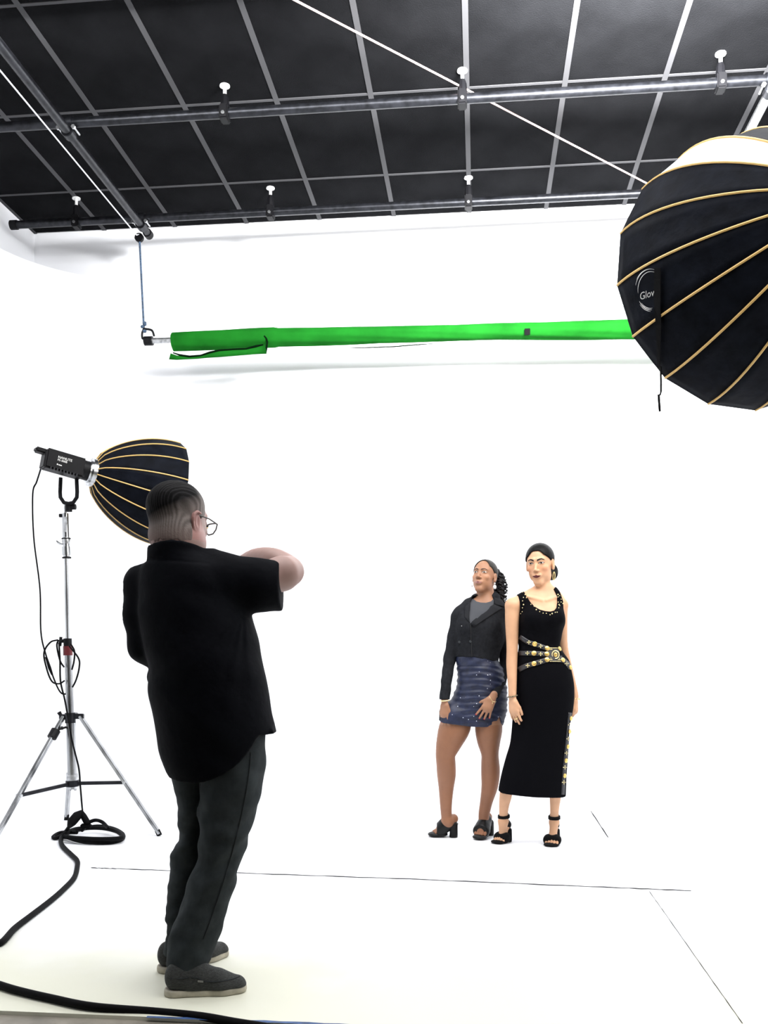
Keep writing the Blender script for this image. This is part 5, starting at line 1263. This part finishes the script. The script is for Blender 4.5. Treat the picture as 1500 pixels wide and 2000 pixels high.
    # sleeve opening cut
    X, Y, Z = T.x[:, None, None], T.y[None, :, None], T.z[None, None, :]
    n_ = np.array([.97, .25, .02]); c = np.array(P(549, 1140, .03)); T.clip(np.where(X > P(500, 0)[0], (X - c[0]) * n_[0] + (Y - c[1]) * n_[1] * 0 + (Z - c[2]) * .03, -1) + 0 * Y, .004)
    T.chain([(P(345, 1118, .03), .095), (P(290, 1145, .06), .083), (P(281, 1200, .05), .070), (P(287, 1262, .05), .062), (P(300, 1280, .07), .045)], .025)
    T.ell(P(303, 1322, .05), (.028, .04, .034), None, .02); T.ell(P(534, 1428, -.02), (.012, .03, .012), None, .012)
    # collar and yoke
    T.D = T.D + (.0030 * np.exp(-((Z - P(0, 1099)[2] + .10 * (X - P(300, 0)[0]) * (X > P(300, 0)[0]) * .6) / .0035)**2) * ((X < P(420, 0)[0]) & (X > P(270, 0)[0]))).astype(np.float32)
    hem = [(225, 1110), (289.5, 1096), (290, 1069), (305, 1066), (325, 1062), (347, 1060), (368, 1062), (386, 1066), (401, 1072), (420, 1070), (436, 1072), (448, 1080), (470, 1086), (500, 1089), (565, 1096), (565, 1400), (533, 1415), (533, 1420), (537, 1432), (524, 1433.5), (512, 1433), (506, 1440), (500, 1452), (490, 1467), (480, 1479), (467, 1491), (450, 1503), (430, 1512), (410, 1518), (390, 1520.5), (365, 1520), (347, 1518), (335, 1516), (326, 1507), (320, 1492), (310, 1470), (225, 1450)]
    clip_poly(T, hem, d0 - .02)
    shirt = T.build('shirt', sm_, rt)
    # jeans
    jm = mat('grey_denim', (.029, .035, .038), .85, bump=(22, .5, .006), var=(14, .28), spec=.1)
    Jn = Fld(axis((P(300, 0)[0] - .02, P(525, 0)[0] + .02, .005)), axis((d0 - .20, d0 + .32, .006)), axis((.045, P(0, 1415)[2], .0055)))
    dn = -.04; df = .10
    near = [(1430, 385, 516, .13), (1480, 385, 517, .13), (1525, 391, 516, .125), (1560, 391, 508, .12), (1600, 390, 497, .112), (1640, 392, 484, .105), (1665, 390, 477, .100), (1700, 378, 467, .095), (1740, 364, 455, .090), (1780, 350, 444, .086), (1810, 340, 434, .084), (1840, 336, 424, .083), (1870, 333, 416, .082), (1900, 329, 408, .082), (1912, 331, 404, .08)]
    far = [(1430, 330, 450, .12), (1525, 338, 420, .115), (1560, 345, 415, .11), (1600, 351, 412, .105), (1630, 350, 408, .10), (1660, 336, 405, .095), (1700, 330, 395, .09), (1740, 325, 385, .085), (1780, 320, 372, .082), (1820, 321, 366, .08), (1850, 316, 372, .078), (1880, 311, 378, .075), (1892, 312, 378, .07)]
    def wr(ph):
        def fn(X, Y, Z):
            kz = P(0, 1640)[2]; return .0068 * wob(X, Y, Z, 46, 11 + int(ph * 3), (.7, .7, 1.5)) * (np.exp(-((Z - kz) / .15)**2) + .25) + .0070 * wob(X, Y, Z, 60, 5 + int(ph * 3), (.7, .7, 1.4)) * np.exp(-((Z - .19) / .11)**2) + .003 * wob(X, Y, Z, 30, 8, (1.6, 1, .5))
        return fn
    def LL(rs, off, lean): return [(P(0, y, off)[2], (P(l_, y, off)[0] + P(r_, y, off)[0]) / 2, d0 + off + lean * (y - 1450) / 450, (P(r_, y, off)[0] - P(l_, y, off)[0]) / 2, ry) for y, l_, r_, ry in rs]
    A_ = LL(near, 0, dn); B_ = LL(far, .07, .06)
    Jn.loft(A_, .012, disp=wr(0)); Bf = Fld(Jn.x, Jn.y, Jn.z); Bf.loft(B_, .012, disp=wr(1.7)); Jn.D = np.minimum(Jn.D, Bf.D)
    Zj = Jn.z[None, None, :]; Xj = Jn.x[:, None, None]; Yj = Jn.y[None, :, None]
    Jn.clip(np.where(Yj < d0 + .045, .075 + .02 * np.sin(Xj * 30), .072) - Zj, .006)
    jeans = Jn.build('jeans', jm, rt); jb = bvh_of([jeans])
    seam_m = mat('denim_seam', (.012, .015, .017), .9)
    pts_ = [(490 - (k / 20) ** 1.5 * 92, 1470 + k * 18.2) for k in range(21)]
    g = G(); hh = [screen_hit(jb, x, y)[0] for x, y in pts_]; hh = [h_ + Vector((0, -.003, 0)) for h_ in hh if h_ is not None]; g.tube(cr(hh, 5), .0016, 5); g.build('side_seam', seam_m, jeans)
    # shoes
    sh = mat('dark_woven_cloth', (.030, .032, .031), .85, bump=(180, .9, .003), var=(120, .5), stretch=(1, 1, 3)); so = mat('worn_cream_sole', (.42, .39, .31), .7, var=(25, .25), bump=(60, .4, .003))
    for k, (hl, toe, zt) in enumerate(((floor_pt(331, 1943), floor_pt(468, 1935), 0), (floor_pt(318, 1899), floor_pt(412, 1872), 0))):
        hl = np.array(hl); toe = np.array(toe); Z3 = np.array([0, 0, 1.0])
        dv = toe - hl; dv /= np.linalg.norm(dv); Ls = .285; hl = hl + dv * .0
        if k == 0: Ls = np.linalg.norm(toe - hl) + .02
        toe = hl + dv * Ls; sv = np.array([dv[1], -dv[0], 0]);
        U = Fld(axis((min(hl[0], toe[0]) - .06, max(hl[0], toe[0]) + .06, .0032)), axis((min(hl[1], toe[1]) - .08, max(hl[1], toe[1]) + .08, .0032)), axis((-.004, .16, .0032)))
        U.chain([(hl + dv * .022 + Z3 * .050, .036), (hl + dv * .08 + Z3 * .042, .038), (hl + dv * (Ls * .66) + Z3 * .026, .044), (hl + dv * (Ls * .87) + Z3 * .018, .037)], .02, fn=sv, fl=.95)
        U.chain([(hl + dv * .02 + Z3 * .078, .030), (hl + dv * .095 + Z3 * .072, .032), (hl + dv * .15 + Z3 * .052, .028)], .025)
        X, Y, Z = np.meshgrid(U.x, U.y, U.z, indexing='ij'); U.clip(.020 - Z, .004)
        uo = U.build('shoe_upper', sh, rt)
        Sx = Fld(U.x, U.y, U.z); Sx.chain([(hl + dv * .022 + Z3 * .010, .040), (hl + dv * (Ls * .45) + Z3 * .010, .037), (hl + dv * (Ls * .70) + Z3 * .010, .045), (hl + dv * (Ls * .87) + Z3 * .010, .038)], .02); 
        uu = ((X - hl[0]) * dv[0] + (Y - hl[1]) * dv[1]) / Ls; Sx.clip(np.maximum(.0006 + .010 * np.clip(uu - .8, 0, 1) - Z, Z - (.022 + .006 * np.clip(.3 - uu, 0, 1))), .003); Sx.build('shoe_sole', so, rt)
        if k == 0:
            ub = bvh_of([uo]); V = [(386, 1914), (386, 1918), (397, 1919), (397, 1915)]; screen_patch('shoe_label', ub, V, [(0, 1, 2, 3)], mat('shoe_tag', (.18, .18, .17), .7), uo, .002)
            for pl in ([(374, 1909), (388, 1911), (402, 1917), (430, 1917), (455, 1912), (468, 1907)], [(332, 1911), (352, 1912), (370, 1909)]):
                hs = [screen_hit(ub, x, y)[0] for x, y in pl]; hs = [x for x in hs if x is not None]
                if len(hs) > 2: G().tube(cr(hs, 5), .0024, 6).build('stitched_edge', seam_m, uo)
photographer()
